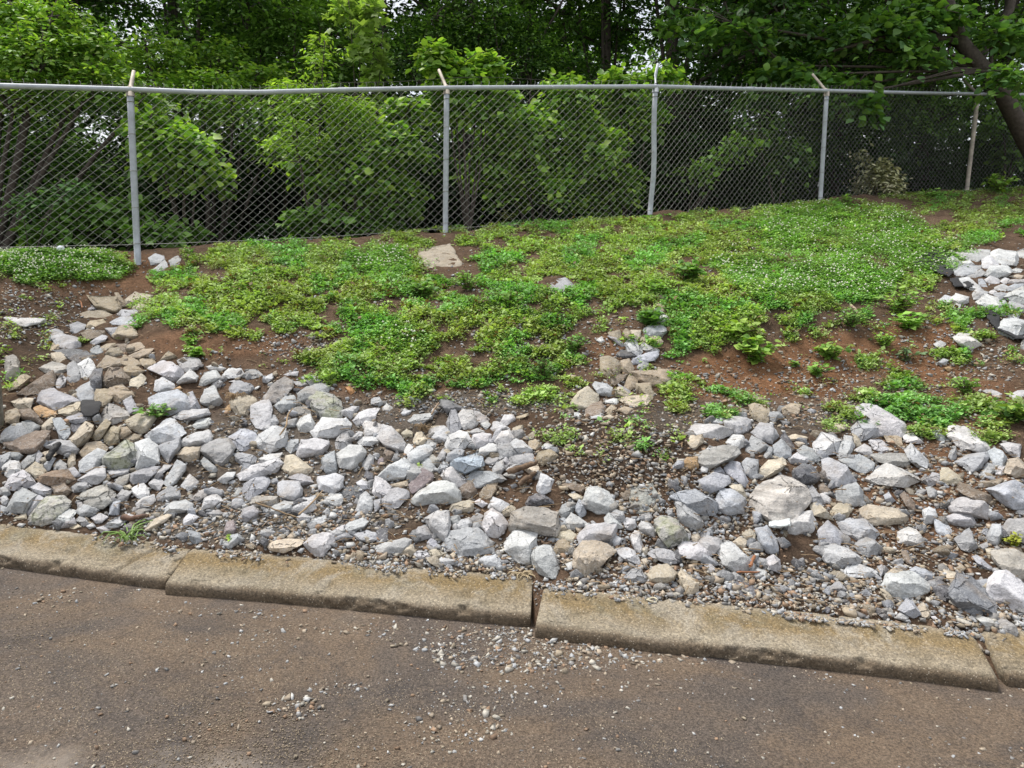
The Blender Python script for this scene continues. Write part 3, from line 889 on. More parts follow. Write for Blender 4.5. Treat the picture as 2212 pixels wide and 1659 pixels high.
TILES['J'] = ((2000, 950, 3.9402), '''w 24,12 28,10 36,11 43,17 52,21 55,25 50,29 42,28 35,24 23,21
g 20,24 24,20 32,20 38,24 39,28 33,31 25,32 21,28
t 40,29 45,26 50,28 52,35 48,37 44,33
c 2,26 9,21 16,22 17,25 10,27
w 31,32 35,31 40,32 44,38 40,39 34,38
w 22,38 28,34 32,36 33,42 28,41
w 52,29 58,27 65,33 62,34 54,33
g 13,44 25,40 34,46 33,50 28,52 24,51 18,47
s 33,41 40,40 50,40 56,41 58,45 54,48 45,48 36,45
w 53,38 57,34 58,39 68,45 67,49 59,47 55,42
W 29,56 36,50 42,46 50,49 60,54 62,57 55,61 47,57 36,59 30,58
w 78,27 81,23 90,23 98,27 103,33 105,37 100,39 92,37 85,34 82,31
b 70,26 73,24 79,28 78,33 73,31
g 80,42 82,36 85,35 85,43 82,44
g 85,45 92,41 103,39 105,42 100,49 95,52 87,47
w 112,34 118,33 125,34 124,42 117,41
b 105,39 109,36 113,38 117,45 113,49 108,47
w 100,52 104,46 108,47 109,51 102,56
c 117,44 123,43 127,46 132,50 128,55 118,54 115,53
w 109,53 111,48 115,48 113,54
t 99,58 108,57 114,55 110,60 103,61
c 73,58 76,49 80,49 84,54 89,56 86,59 78,59
g 66,61 69,60 73,63 72,68 68,68
k 85,62 88,58 95,62 105,66 109,70 107,73 97,68
w 81,73 86,68 95,66 103,68 106,74 104,80 97,79 90,75 82,76
w 79,79 88,76 95,76 97,84 90,85 82,84
b 104,62 112,60 121,57 127,60 133,66 130,73 120,74 112,69
c 6,76 12,71 18,71 20,75 17,80 9,80
c 25,74 31,72 40,76 48,74 55,79 53,83 42,84 33,84 27,79
g 12,83 20,80 29,81 37,89 34,93 24,93 15,90
w 64,75 68,73 72,75 73,79 70,83 65,83
b 71,80 73,86 80,84 82,88 81,92 75,90 72,86
w 104,91 107,84 113,84 114,92 110,97 105,96
b 100,89 103,85 105,87 104,91
g 64,57 70,52 76,53 72,59 68,60
k 50,66 53,64 60,71 60,76 56,75
b 40,66 43,64 47,69 44,71 41,69
w 121,77 125,73 130,74 128,78
c 120,18 124,16 130,19 127,20
w 118,4 123,1 130,1 130,7 122,8
w 101,1 107,0 113,3 108,5''')
TILES['K'] = ((2000, 1225, 3.9402), '''g 22,26 29,22 34,24 39,29 36,33 30,34 24,31
w 2,35 4,28 10,26 18,29 27,36 24,39 12,40 5,38
w 13,46 18,40 25,39 33,42 36,46 28,47 20,45
w 39,52 42,45 50,44 58,43 68,52 69,57 60,58 50,60 44,58
b 54,44 60,40 66,42 71,45 68,50 62,48
c 40,45 46,43 50,39 52,44 45,47
c 38,54 42,55 47,62 44,64 39,58
b 49,67 54,60 58,62 63,70 58,72 51,70
c 61,66 64,62 69,68 68,73 64,71
w 47,72 50,69 56,71 53,74
d 37,70 40,69 44,72 41,74
g 4,55 10,50 13,50 17,55 10,56
D 79,56 83,52 86,45 95,47 104,56 109,64 107,71 98,69 88,66 81,60
c 77,42 82,43 89,45 85,49 81,51
d 70,52 74,48 82,54 80,62 73,59
w 105,49 110,44 116,43 122,49 128,53 135,58 135,68 125,69 112,65 107,58 104,56 113,54
S 107,31 115,29 122,30 130,35 133,45 128,50 118,45 110,38
g 115,15 118,11 127,11 136,13 136,20 132,28 122,23 114,20
b 95,34 98,33 105,39 109,43 105,43 98,38
w 97,72 101,71 108,74 110,77 104,78
d 112,79 117,80 119,83 114,82
d 2,67 5,65 8,67 5,69
w 12,75 15,73 18,75
k 51,31 54,30 58,39 54,38
b 36,40 39,39 41,44 38,47
w 69,71 72,71 74,73 71,73
c 103,29 108,29 108,34 105,35
g 99,27 104,25 105,29 102,31
W 49,19 55,16 59,17 64,24 65,28 57,25 49,25
g 84,23 88,20 93,16 96,23 98,28 93,31 88,29''')
TILES['G'] = ((1300, 700, 3.9402), '''t 76,5 79,4 86,7 85,10 80,11 77,8
t 76,11 79,10 84,14 82,16 77,13
g 75,14 78,13 82,17 77,18
w 75,19 77,17 84,18 85,21 79,24 76,22
g 68,28 72,24 80,24 84,27 80,31 73,31
d 82,25 86,21 87,23 83,27
t 72,31 77,30 81,34 79,37 74,36
t 66,33 69,30 72,33 70,36
c 61,27 67,27 67,31 64,34 61,31
t 56,28 58,26 61,28 62,33 58,34
t 46,28 54,27 56,32 53,34
g 47,31 49,30 57,36 56,38
w 57,35 60,33 64,33 68,40 66,43 59,40
w 66,37 69,35 77,38 79,40 73,41 67,39
d 52,42 55,39 62,41 65,43 58,44 53,44
b 61,46 70,41 77,40 78,43 70,46 62,48
t 42,44 47,43 54,46 55,52 50,57 43,53
t 55,46 60,45 63,50 62,55 55,53
g 65,49 68,46 72,47 73,50 68,52 65,51
t 63,53 68,52 80,51 85,51 88,57 82,60 73,61 66,58
k 47,58 54,54 59,54 58,57 51,61
t 57,60 60,55 65,57 65,62 60,64 57,62
t 64,60 73,60 75,66 74,70 68,67 65,65
w 37,61 39,59 46,60 50,63 50,68 42,68 40,65
c 49,64 54,62 60,66 60,68 52,69
g 53,60 58,63 62,67 58,66
c 24,72 28,66 34,62 40,67 41,70 35,74 30,77 25,75
c 54,70 60,68 71,67 73,70 70,75 60,74
w 44,71 50,69 54,70 52,73 46,73
k 33,77 36,73 42,71 46,76 42,80 34,80
t 44,78 49,73 52,75 50,79
t 52,77 57,74 63,76 58,79
c 43,81 48,79 51,81 46,83
k 20,76 24,74 26,78 22,80
w 26,78 29,78 31,81 26,80
w 39,33 43,31 45,34 42,35
w 36,80 42,79 43,81 37,82''')
TILES['L'] = ((2000, 580, 3.9402), '''w 65,14 68,11 73,11 75,13 72,16
w 77,15 83,12 88,16 86,20 82,20
w 78,9 81,7 84,8 83,11
w 84,9 94,8 96,10 88,14 84,12
w 90,12 97,8 105,8 104,13 96,15
w 101,14 106,12 111,17 108,21 102,20
W 105,11 112,8 121,9 123,13 121,17 113,16
w 122,9 127,7 130,9 130,13 123,14
g 84,20 90,17 99,18 97,22 88,25 85,24
g 92,24 100,20 103,22 96,26
w 103,23 108,18 116,18 119,21 115,24 107,25
w 88,26 93,25 100,32 97,34
w 95,35 98,31 104,34 100,38 96,38
w 98,40 104,35 110,38 113,43 108,45 100,43
w 103,26 106,24 111,26 111,29 105,29
w 109,31 114,29 117,31 114,34 110,33
w 117,27 120,26 127,26 127,28 119,29
b 116,31 121,29 126,29 125,33 117,33
w 114,37 120,33 126,31 132,33 132,42 122,40
g 108,35 112,34 117,35 114,39 110,38
g 116,45 119,40 126,42 130,45 124,47
w 104,46 108,44 116,46 114,49 106,49
w 115,48 119,46 124,47 123,50 117,50
w 111,55 115,51 120,50 127,52 126,60 119,62 113,59
w 125,66 127,62 130,64 130,69 125,69
w 74,39 78,36 82,37 80,41 76,41
w 82,38 85,35 92,37 92,40 86,42
w 81,44 85,41 88,42 86,45 82,46
W 84,62 87,60 94,61 99,66 93,69 88,67
w 71,66 75,64 78,66 76,69 73,68
w 73,78 77,75 80,76 78,79
o 77,81 80,80 83,81 80,83
w 78,20 80,19 83,21 80,22
w 90,17 88,15 93,14 96,17
w 118,21 122,19 126,20 124,22
c 118,24 123,23 127,24 124,26
w 112,27 115,25 118,26 116,29
b 99,26 102,26 104,31 99,31
w 105,34 108,32 110,34 107,35
w 111,40 115,39 117,42 114,45''')
TILES['M'] = ((0, 500, 5.425), '''w 67,24 70,22 75,24 73,27 68,27
w 68,30 74,25 76,28 72,31
w 76,25 80,23 82,25 80,27 77,28''')
TILES['P'] = ((0, 0, 11.302), '''c 90.5,54 97,53 99.5,57 97,59 92.5,58 91,56
c 86,59 88,58 90,59 89,60
w 117,61 122,60 124,62 121,64 118,63''')
FLAT = {'P0': 1, 'P1': 1, 'P2': 1, 'A71': 1}
KIND = {'w': (0.52, 0.52, 0.525), 'g': (0.37, 0.375, 0.385), 'b': (0.40, 0.415, 0.445), 't': (0.36, 0.30, 0.22), 'c': (0.50, 0.44, 0.345), 'd': (0.14, 0.14, 0.15),
        'k': (0.23, 0.185, 0.145), 's': (0.36, 0.345, 0.32), 'p': (0.27, 0.23, 0.24), 'o': (0.42, 0.28, 0.15), 'l': (0.40, 0.40, 0.37), 'r': (0.27, 0.20, 0.14),
        'B': (0.42, 0.48, 0.54), 'G': (0.31, 0.33, 0.31), 'S': (0.50, 0.475, 0.43), 'W': (0.58, 0.575, 0.56), 'D': (0.24, 0.25, 0.265)}
CNAME = {'w': 'pale grey', 'g': 'mid grey', 'b': 'bluish grey', 't': 'tan', 'c': 'cream', 'd': 'dark slate grey', 'k': 'brown', 's': 'layered grey-brown', 'p': 'purplish grey',
         'o': 'orange-tan', 'l': 'lichen-speckled grey', 'r': 'rusty brown', 'B': 'bright blue-white', 'G': 'greenish grey', 'S': 'pale layered', 'W': 'almost white', 'D': 'dark and light grey'}
rocks = []
for tk in TILES:
    (ox, oy, sc_), txt = TILES[tk]
    for i, ln in enumerate(txt.split('\n')):
        f_ = ln.split(); pts = np.array([[float(v) for v in q.split(',')] for q in f_[1:]])
        pts = (np.array([ox, oy]) + pts * sc_) * (2212 / 2500.0); m_ = pts.mean(0); pts = m_ + (pts - m_) * (1.24 if tk == 'L' else 1.11)
        x, y = pts[:, 0], pts[:, 1]
        A_ = 0.5 * np.sum(x * np.roll(y, -1) - np.roll(x, -1) * y)
        if A_ > 0: pts = pts[::-1]           # keep one winding
        rocks.append(dict(tile=tk, key=tk + str(i), kind=f_[0], pts=pts, area=abs(A_), c=pts.mean(0)))
# drop near-duplicates traced in two tiles
keep = []
for r in sorted(rocks, key=lambda r: -r['area']):
    dup = False
    for q in keep:
        d = np.linalg.norm(r['c'] - q['c'])
        if d < 0.33 * math.sqrt(min(r['area'], q['area'])) + 2: dup = True; break
    if not dup: keep.append(r)
print('rocks traced', len(rocks), 'kept', len(keep))
rocks = keep                                   # largest first

def rock_mesh(pts, seed, flat=False, cuts=3):
    """solid stone standing on the bank: pts = its outline seen from the road"""
    rr = random.Random(seed); n = len(pts)
    c = pts.mean(0); S_px = math.sqrt(abs(0.5 * np.sum(pts[:, 0] * np.roll(pts[:, 1], -1) - np.roll(pts[:, 0], -1) * pts[:, 1])))
    P3, ok = hit(np.r_[pts[:, 0], c[0]], np.r_[pts[:, 1], c[1]])
    if not ok[-1]: return None
    t0 = P3[-1, 1]; S = S_px * t0 / F
    ti = np.where(ok[:-1], P3[:-1, 1], t0)
    ti = np.clip(ti, t0 - 1.3 * S, t0 + 1.3 * S)
    rel = (c[1] - pts[:, 1]) / max(S_px * 0.6, 1)      # + = upper
    ht = 0.05 if flat else 0.30
    tb = float(np.min(ti[np.argsort(-pts[:, 1])[:2]]))           # where the stone meets the ground in front
    tb = max(tb, t0 - 0.75 * S)
    front = []
    tt_ = np.where(rel > 0, t0 + (ti - t0) * (0.95 if flat else 0.62), ti) - S * ht * 0.35
    ring = [at(pts[i, 0], pts[i, 1], tt_[i]) for i in range(n)]
    # face towards the viewer: a ridge dividing top facet from front facet
    ys_ = pts[:, 1]; xs_ = pts[:, 0]; hh = ys_.max() - ys_.min(); ww = xs_.max() - xs_.min()
    k = 2 + rr.randint(1, 2)
    tilt = rr.uniform(-0.16, 0.16); lvl = c[1] + hh * rr.uniform(-0.08, 0.20); half = ww * rr.uniform(0.22, 0.34)
    amt = (0.04 if flat else rr.uniform(0.10, 0.34))
    for j in range(k):
        fx = -1 + 2 * j / (k - 1)
        px_ = c[0] + fx * half + rr.uniform(-.05, .05) * ww; py_ = lvl + fx * tilt * hh + rr.uniform(-.07, .07) * hh
        front.append(at(px_, py_, (t0 - S * 0.07) if flat else (tb + 0.22 * (t0 - tb) - S * amt * rr.uniform(0.6, 1.2))))
    if not flat and rr.random() < 0.6:                   # a shoulder on the top facet
        py_ = c[1] - hh * rr.uniform(0.18, 0.3); px_ = c[0] + ww * rr.uniform(-.2, .2)
        front.append(at(px_, py_, t0 - S * (0.12 + amt * rr.uniform(0.2, 0.5))))
    back = []
    for i in range(n):
        q = c + (pts[i] - c) * 0.62
        p = at(q[0], q[1], t0 + S * (0.25 if flat else rr.uniform(0.3, 0.5)))
        back.append(p + np.array([0, 0.0, -S * 0.25]))
    allp = ring + front + back
    org = np.mean(allp, 0)
    bm = bmesh.new()
    for p in allp: bm.verts.new(Vector(p - org))
    res = bmesh.ops.convex_hull(bm, input=bm.verts[:], use_existing_faces=False)
    for g in set(res['geom_interior'] + res['geom_unused']):
        if isinstance(g, bmesh.types.BMVert) and g.is_valid: bm.verts.remove(g)
    if not flat:                                          # knock corners off, as blasting does
        vw = Vector(at(c[0], c[1], t0) - np.array([0, 0, CAMZ])).normalized()
        for _c in range(rr.randint(3, 5)):
            dr = (Vector((rr.gauss(0, .7), rr.gauss(0, .3), rr.gauss(.15, .7))) - vw * .8).normalized()
            far_ = max(v.co.dot(dr) for v in bm.verts)
            r2 = bmesh.ops.bisect_plane(bm, geom=bm.verts[:] + bm.edges[:] + bm.faces[:], plane_co=dr * far_ * rr.uniform(.78, .92), plane_no=dr, clear_outer=True)
            ce = [g for g in r2['geom_cut'] if isinstance(g, bmesh.types.BMEdge)]
            if len(ce) > 2: bmesh.ops.holes_fill(bm, edges=ce, sides=0)
    bmesh.ops.dissolve_limit(bm, angle_limit=math.radians(6), verts=bm.verts[:], edges=bm.edges[:])
    bmesh.ops.bevel(bm, geom=bm.edges[:], offset=S * rr.uniform(0.008, 0.022), segments=1, affect='EDGES', clamp_overlap=True)
    bmesh.ops.triangulate(bm, faces=bm.faces[:])
    for q in range(cuts):
        lim = S * (0.42, 0.22, 0.12, 0.07)[q]
        ed = [e for e in bm.edges if e.calc_length() > lim]
        if ed: bmesh.ops.subdivide_edges(bm, edges=ed, cuts=1)
        bmesh.ops.triangulate(bm, faces=[f for f in bm.faces if len(f.verts) > 3])
    bm.normal_update()
    V = np.array([v.co for v in bm.verts]); Nn = np.array([v.normal for v in bm.verts])
    W = V + org
    f1 = 1.6 / S
    n1 = fbm(W[:, 0] * f1, W[:, 1] * f1, W[:, 2] * f1 * 1.5 + seed, 3) - 0.5
    n2 = fbm(W[:, 0] * f1 * 4, W[:, 1] * f1 * 4, W[:, 2] * f1 * 6 + seed, 3) - 0.5
    step = np.floor((n1 + 0.5) * 7) / 7 - 0.5
    V = V + Nn * (S * (0.06 * n1 + 0.08 * step + 0.055 * n2))[:, None]
    Fc = np.array([[v.index for v in f.verts] for f in bm.faces])
    bm.free()
    return V, Fc, org, S
stuffV, stuffF, stuffC, soff = [], [], [], 0
GROUPS = {'A': 'stones of the left gully and heap', 'B': 'stones of the left heap above the kerb', 'C': 'stones of the big pale heap', 'D': 'stones of the low heap by the gravel', 'E': 'stones of the middle heap',
          'F': 'stones along the kerb joint', 'H': 'stones right of the middle mound', 'I': 'stones of the right heap', 'J': 'stones at the right edge slope', 'K': 'stones in the lower right corner',
          'G': 'stones stacked in the middle gully', 'L': 'stones of the upper right pile', 'M': 'stones by the first fence post', 'P': 'stones sunk in the green slope'}
# ---- words that single each stone out
LAND = [('the big layered white boulder', (1514, 967 + 0), None)]
def Dpt(tile, x, y):
    (ox, oy, s_), _ = TILES[tile]; return np.array([(ox + x * s_) * 2212 / 2500, (oy + y * s_) * 2212 / 2500])
LANDS = [('the big layered white boulder', Dpt('I', 76, 70)), ('the bright blue-white block', Dpt('E', 128, 80)), ('the rust-banded slab', Dpt('F', 158, 55)),
         ('the square greenish slab', Dpt('H', 45, 17)), ('the moss-streaked pale stone', Dpt('H', 61, 38)), ('the black-speckled boulder', Dpt('B', 55, 108)),
         ('the lichened wedge boulder', Dpt('B', 130, 48)), ('the flat rusty-brown stone', Dpt('B', 60, 74)), ('the tan slab topping the left gully', Dpt('A', 115, 18)),
         ('the dark plate in the gully', Dpt('A', 104, 102)), ('the slab beside the sapling', Dpt('A', 183, 125)), ('the mottled boulder', Dpt('C', 175, 62)),
         ('the brown dried plant', Dpt('C', 58, 92)), ('the fork of dark driftwood', Dpt('E', 190, 102)), ('the dark split wood chunk', Dpt('E', 110, 20)),
         ('the purple stone in the gravel', Dpt('D', 28, 95)), ('the upright dark slate stone', Dpt('D', 191, 100)), ('the great boulder under weeds', Dpt('J', 40, 20)),
         ('the white wedge stone half in silt', Dpt('J', 45, 53)), ('the red scrap of plastic', Dpt('J', 108, 46)), ('the crushed plastic cup', Dpt('I', 76, 88)), ('the huge boulder near the corner', Dpt('K', 94, 58)),
         ('the layered edge block', Dpt('K', 122, 38)), ('the stubby cream gully block', Dpt('G', 32, 70)), ('the thin bluish gully slab', Dpt('G', 70, 44)),
         ('the lone white slope stone', Dpt('L', 92, 65)), ('the black fabric corner', Dpt('L', 66, 16)), ('the first fence post', np.array([296., 545.])), ('the leaning lichened post', np.array([8., 830.]))]
def dirword(d):
    ang = math.degrees(math.atan2(-d[1], d[0])) % 360
    return ['right of', 'up and right of', 'above', 'up and left of', 'left of', 'down and left of', 'below', 'down and right of'][int(((ang + 22.5) % 360) // 45)]
def describe(r, rank):
    p = r['pts']; w_, h_ = np.ptp(p[:, 0]), np.ptp(p[:, 1]); S = math.sqrt(r['area'])
    size = 'large' if rank < 45 else ('medium' if rank < 160 else 'small')
    shp = 'slab' if w_ / h_ > 2.0 else ('upright stone' if h_ / w_ > 1.35 else ('wedge' if len(p) <= 5 else ('block' if len(p) == 6 else 'boulder' if rank < 90 else 'lump')))
    dist = [np.linalg.norm(r['c'] - l[1]) for l in LANDS]; k = int(np.argmin(dist))
    own = dist[k] < 0.45 * S
    return size, shp, k, dist[k], own
OWN = {}
info = []
for rank, r in enumerate(rocks[:300]):
    info.append(describe(r, rank))
lists = {}
for i, (size, shp, k, d, own) in enumerate(info):
    r = rocks[i]
    own = own and k in (0, 1, 2, 3, 4, 5, 6, 7, 8, 9, 10, 11, 15, 16, 17, 18, 21, 22, 23, 24, 25)
    if own and k not in OWN: OWN[k] = i; continue
    key = (size, r['kind'], shp, dirword(r['c'] - LANDS[k][1]), k); lists.setdefault(key, []).append((d, i))
OWNLAB = {0: 'biggest pale layered boulder with fine slanting stripes in the right heap', 1: 'bright blue-white block standing out in the middle of the heap', 2: 'large slab with rust-stained top and dark banded front above the kerb joint',
          3: 'square greenish-grey slab lying flat against the brown gravel mound', 4: 'pale stone streaked with green moss right of the middle', 5: 'big boulder speckled black with lichen touching the left kerb',
          6: 'lichened wedge-shaped boulder with a broad sloping top in the left heap', 7: 'flat rusty-brown stone lying among grey ones near the left kerb', 8: 'tan slab topping the stones of the left gully',
          9: 'dark plate leaning in the left gully', 10: 'wide flat blue-grey slab beside the sapling sprouting from the heap', 11: 'large mottled boulder just below the orange brick scrap',  # dark gully plate is built as a stone; its material is not settled
          15: 'purple-tinted stone poking out of the fine grey gravel', 16: 'upright dark slate stone above the kerb gravel', 17: 'great pale boulder under the yellow-green weeds on the right',
          18: 'almost white wedge stone half buried in brown silt on the right', 21: 'huge dark-and-light chipped boulder near the lower right corner', 22: 'pale layered block cut by the right edge',
          23: 'stubby cream and grey block at the foot of the middle gully', 24: 'thin bluish slab lying across the stones of the middle gully', 25: 'lone white stone on bare soil below the upper right pile'}
labels = {}
ORD = ['nearest', 'second', 'third', 'fourth', 'fifth', 'sixth', 'seventh', 'eighth', 'ninth', 'tenth']
for key, L in lists.items():
    size, kd, shp, dr, k = key; L.sort()
    for j, (d, i) in enumerate(L):
        nm = CNAME[kd]
        if len(L) == 1: labels[i] = '%s %s %s %s %s' % (size, nm, shp, dr, LANDS[k][0])
        else: labels[i] = '%s %s %s, %s one %s %s' % (size, nm, shp, ORD[min(j, 9)], dr, LANDS[k][0])
for k, i in OWN.items(): labels[i] = OWNLAB[k]
for i in labels:
    if len(labels[i].split()) > 16: labels[i] = ' '.join(labels[i].split()[1:])
MATOF = {'s': M_LAYER, 'S': M_LAYER, 'l': M_LICH, 'r': M_LAYER}
for i, r in enumerate(rocks):
    big = i < 300
    res = rock_mesh(r['pts'], 100 + i, r['key'] in FLAT or (r['kind'] == 'G') or (r['kind'] == 'd' and R.random() < .5), 4 if i < 40 else (3 if i < 300 else 2))
    if res is None: print('lost rock', r['key']); continue
    V, Fc, org, S = res
    base = np.array(KIND[r['kind']]) * R.uniform(0.84, 1.14) * np.array([1 + R.uniform(-.03, .03), 1, 1 + R.uniform(-.03, .03)])
    if r['key'] in FLAT: base = base * 0.62
    r['world'] = org; r['S'] = S
    if big:
        me = mesh_np('rock', V, Fc, MATOF.get(r['kind'], M_ROCK), np.tile(base, (len(V), 1)))
        o = link('rock', me, loc=org); tag(o, labels[i], 'rock', GROUPS[r['tile']])
    else:
        stuffV.append(V + org); stuffF.append(Fc + soff); stuffC.append(np.tile(base, (len(V), 1))); soff += len(V)
# ================================================================ LOOSE STONES, GRAVEL, GROUND COVER
POLY_HEAP = np.array([(-20, 1120), (-20, 840), (60, 850), (130, 720), (200, 640), (330, 640), (300, 740), (420, 790), (540, 800), (690, 820), (760, 850), (900, 890), (970, 880), (1060, 890), (1190, 960), (1250, 1010),
    (1260, 1090), (1420, 1080), (1480, 1020), (1470, 930), (1640, 870), (1740, 890), (1850, 880), (1960, 900), (2040, 950), (2240, 950), (2240, 1370), (2050, 1355), (1600, 1290), (1170, 1240), (900, 1220), (500, 1180), (200, 1150)], float)
def inpoly(px, py, poly):
    o = np.zeros(len(px), bool); x1, y1 = poly[-1]
    for x2, y2 in poly:
        c = ((y1 > py) != (y2 > py)) & (px < (x2 - x1) * (py - y1) / (y2 - y1 + 1e-9) + x1); o ^= c; x1, y1 = x2, y2
    return o
# loose fist-size stones between the traced ones
n = 2000
px = rng.uniform(-250, 2450, n); py = rng.uniform(620, 1400, n)
m = inpoly(px, py, POLY_HEAP) | inpoly(px - 2230, py, POLY_HEAP[:0 + 3] if False else np.array([(0, 900), (400, 900), (400, 1420), (0, 1390)], float)) | inpoly(px, py, np.array([(-300, 800), (-20, 820), (-20, 1120), (-300, 1090)], float))
px, py = px[m], py[m]
gp, ok = hit(px, py); gp = gp[ok]; px = px[ok]; py = py[ok]
kinds = [k for k in 'wwggbbtcsd']
protos = []
for q in range(14):
    bm = bmesh.new(); rr = random.Random(q)
    for _ in range(12):
        v = Vector((rr.gauss(0, 1), rr.gauss(0, 1), rr.gauss(0, 1))).normalized(); v = Vector((v.x * rr.uniform(.7, 1.1), v.y * rr.uniform(.6, 0.9), v.z * rr.uniform(.4, .7))); bm.verts.new(v)
    res = bmesh.ops.convex_hull(bm, input=bm.verts[:])
    for g in set(res['geom_interior'] + res['geom_unused']):
        if isinstance(g, bmesh.types.BMVert) and g.is_valid: bm.verts.remove(g)
    bmesh.ops.bevel(bm, geom=bm.edges[:], offset=0.06, segments=1, affect='EDGES', clamp_overlap=True)
    bmesh.ops.triangulate(bm, faces=bm.faces[:])
    bmesh.ops.subdivide_edges(bm, edges=[e for e in bm.edges if e.calc_length() > .45], cuts=1); bmesh.ops.triangulate(bm, faces=[f for f in bm.faces if len(f.verts) > 3])
    bm.verts.index_update()
    protos.append((np.array([v.co for v in bm.verts]), np.array([[v.index for v in f.verts] for f in bm.faces]))); bm.free()
def rotm(r_, tilt=0.6):
    a, b, c = r_.uniform(0, 6.28), r_.gauss(0, tilt), r_.gauss(0, tilt)
    return np.array((Matrix.Rotation(a, 3, 'Z') @ Matrix.Rotation(b, 3, 'X') @ Matrix.Rotation(c, 3, 'Y')))
for i, p in enumerate(gp):
    V0, F0 = protos[i % 14]; s = 0.022 + 0.045 * R.random() ** 1.6 * (1.0)
    left = px[i] < 1200
    k = R.choice(kinds); 
    if px[i] < 420 and py[i] < 950: k = R.choice('ttcgk')
    V = (V0 * s * R.uniform(.8, 1.2)) @ rotm(R).T
    V = V + V * ((fbm(V0[:, 0] * 3 + i, V0[:, 1] * 3, V0[:, 2] * 3, 2) - .5) * .5)[:, None] + p + np.array([0, 0, s * 0.1])
    stuffV.append(V); stuffF.append(F0 + soff); stuffC.append(np.tile(np.array(KIND[k]) * R.uniform(.45, .95), (len(V), 1))); soff += len(V)  # colours darkened to put the shade of the gaps into these stones
me = mesh_np('small_rocks', np.concatenate(stuffV), np.concatenate(stuffF), M_ROCK, np.concatenate(stuffC))
so = link('small_rocks', me); tag(so, 'loose fist-sized grey and tan stones filling the gaps between the larger rocks', 'small rocks', None, 'stuff')

# gravel: pebbles on the bank and on the road
CUBE = np.array([(-1, -1, -1), (1, -1, -1), (1, 1, -1), (-1, 1, -1), (-1, -1, 1), (1, -1, 1), (1, 1, 1), (-1, 1, 1)], float) * 0.62
CF = np.array([(0, 3, 2, 1), (4, 5, 6, 7), (0, 1, 5, 4), (1, 2, 6, 5), (2, 3, 7, 6), (3, 0, 4, 7)])
def pebbles(name, P, size, cols, mat, flat=0.55):
    n = len(P)
    V = np.repeat(CUBE[None], n, 0) + rng.normal(0, 0.26, (n, 8, 3))
    V *= np.stack([rng.uniform(.8, 1.35, n), rng.uniform(.6, 1.0, n), rng.uniform(.35, .75, n) * flat / .55], 1)[:, None]
    a = rng.uniform(0, 6.28, n); b = rng.normal(0, .35, n); c = rng.normal(0, .35, n)
    ca, sa, cb, sb, cc, sc_ = np.cos(a), np.sin(a), np.cos(b), np.sin(b), np.cos(c), np.sin(c)
    Rz = np.zeros((n, 3, 3)); Rz[:, 0, 0] = ca; Rz[:, 0, 1] = -sa; Rz[:, 1, 0] = sa; Rz[:, 1, 1] = ca; Rz[:, 2, 2] = 1
    Rx = np.zeros((n, 3, 3)); Rx[:, 0, 0] = 1; Rx[:, 1, 1] = cb; Rx[:, 1, 2] = -sb; Rx[:, 2, 1] = sb; Rx[:, 2, 2] = cb
    Ry = np.zeros((n, 3, 3)); Ry[:, 0, 0] = cc; Ry[:, 0, 2] = sc_; Ry[:, 1, 1] = 1; Ry[:, 2, 0] = -sc_; Ry[:, 2, 2] = cc
    M = Rz @ Rx @ Ry
    V = np.einsum('nij,nkj->nki', M, V) * size[:, None, None] + P[:, None]
    Fq = CF[None] + (np.arange(n) * 8)[:, None, None]
    return mesh_np(name, V.reshape(-1, 3), Fq.reshape(-1, 4), mat, np.repeat(cols, 8, 0))
PC = np.array([(0.42, 0.43, 0.44), (0.33, 0.34, 0.35), (0.47, 0.44, 0.38), (0.36, 0.30, 0.22), (0.24, 0.23, 0.22), (0.40, 0.33, 0.25), (0.30, 0.20, 0.13), (0.50, 0.50, 0.49)])
GR = [(1330, 960, 170, 90, .7), (560, 1120, 260, 55, 1), (640, 745, 110, 25, .8), (1050, 872, 230, 26, 1), (700, 980, 330, 130, .35), (1750, 895, 330, 26, .8), (1500, 850, 200, 60, .55), (60, 680, 110, 60, .8), (150, 640, 100, 30, .5),
      (1000, 1205, 330, 26, 1), (1650, 1270, 420, 45, 1), (2000, 1100, 200, 160, .6), (1870, 820, 200, 50, .55), (2080, 760, 120, 90, .55), (1500, 1080, 180, 60, .8), (1280, 1190, 160, 50, .8), (2150, 1340, 120, 40, 1), (1190, 740, 180, 70, .4), (1950, 640, 60, 50, .4), (960, 640, 160, 30, .35), (1500, 1150, 160, 60, .8)]
n = 105000
px = rng.uniform(-260, 2460, n); py = rng.uniform(500, 1420, n)
nz = fbm(px / 40, py / 22, 2.0, 3)
dens = np.maximum(blobs(GR, px, py) * (0.5 + nz), 0.20 * np.clip((nz - .3) * 3, 0, 1.2))
acc = rng.random(n) < dens
px, py = px[acc], py[acc]
gp, ok = hit(px, py); gp = gp[ok]; px, py = px[ok], py[ok]
kz = np.interp(gp[:, 0] / gp[:, 1], ka, kfY) + 0.20
m = gp[:, 1] > kz; gp, px, py = gp[m], px[m], py[m]
sz = 0.0065 + 0.013 * rng.random(len(gp)) ** 2.2 + 0.012 * (rng.random(len(gp)) < 0.04)
ci = rng.integers(0, len(PC), len(gp))
tanz = blobs([(1330, 960, 200, 110, 1), (1650, 1260, 420, 70, .7), (1750, 820, 400, 90, .7), (2000, 1100, 200, 160, .7)], px, py)
ci = np.where((rng.random(len(gp)) < tanz * 0.7), rng.choice([2, 3, 4, 5, 6, 4], len(gp)), ci)
cols = PC[ci] * rng.uniform(.6, 1.15, (len(gp), 1))
gp[:, 2] += sz * 0.25
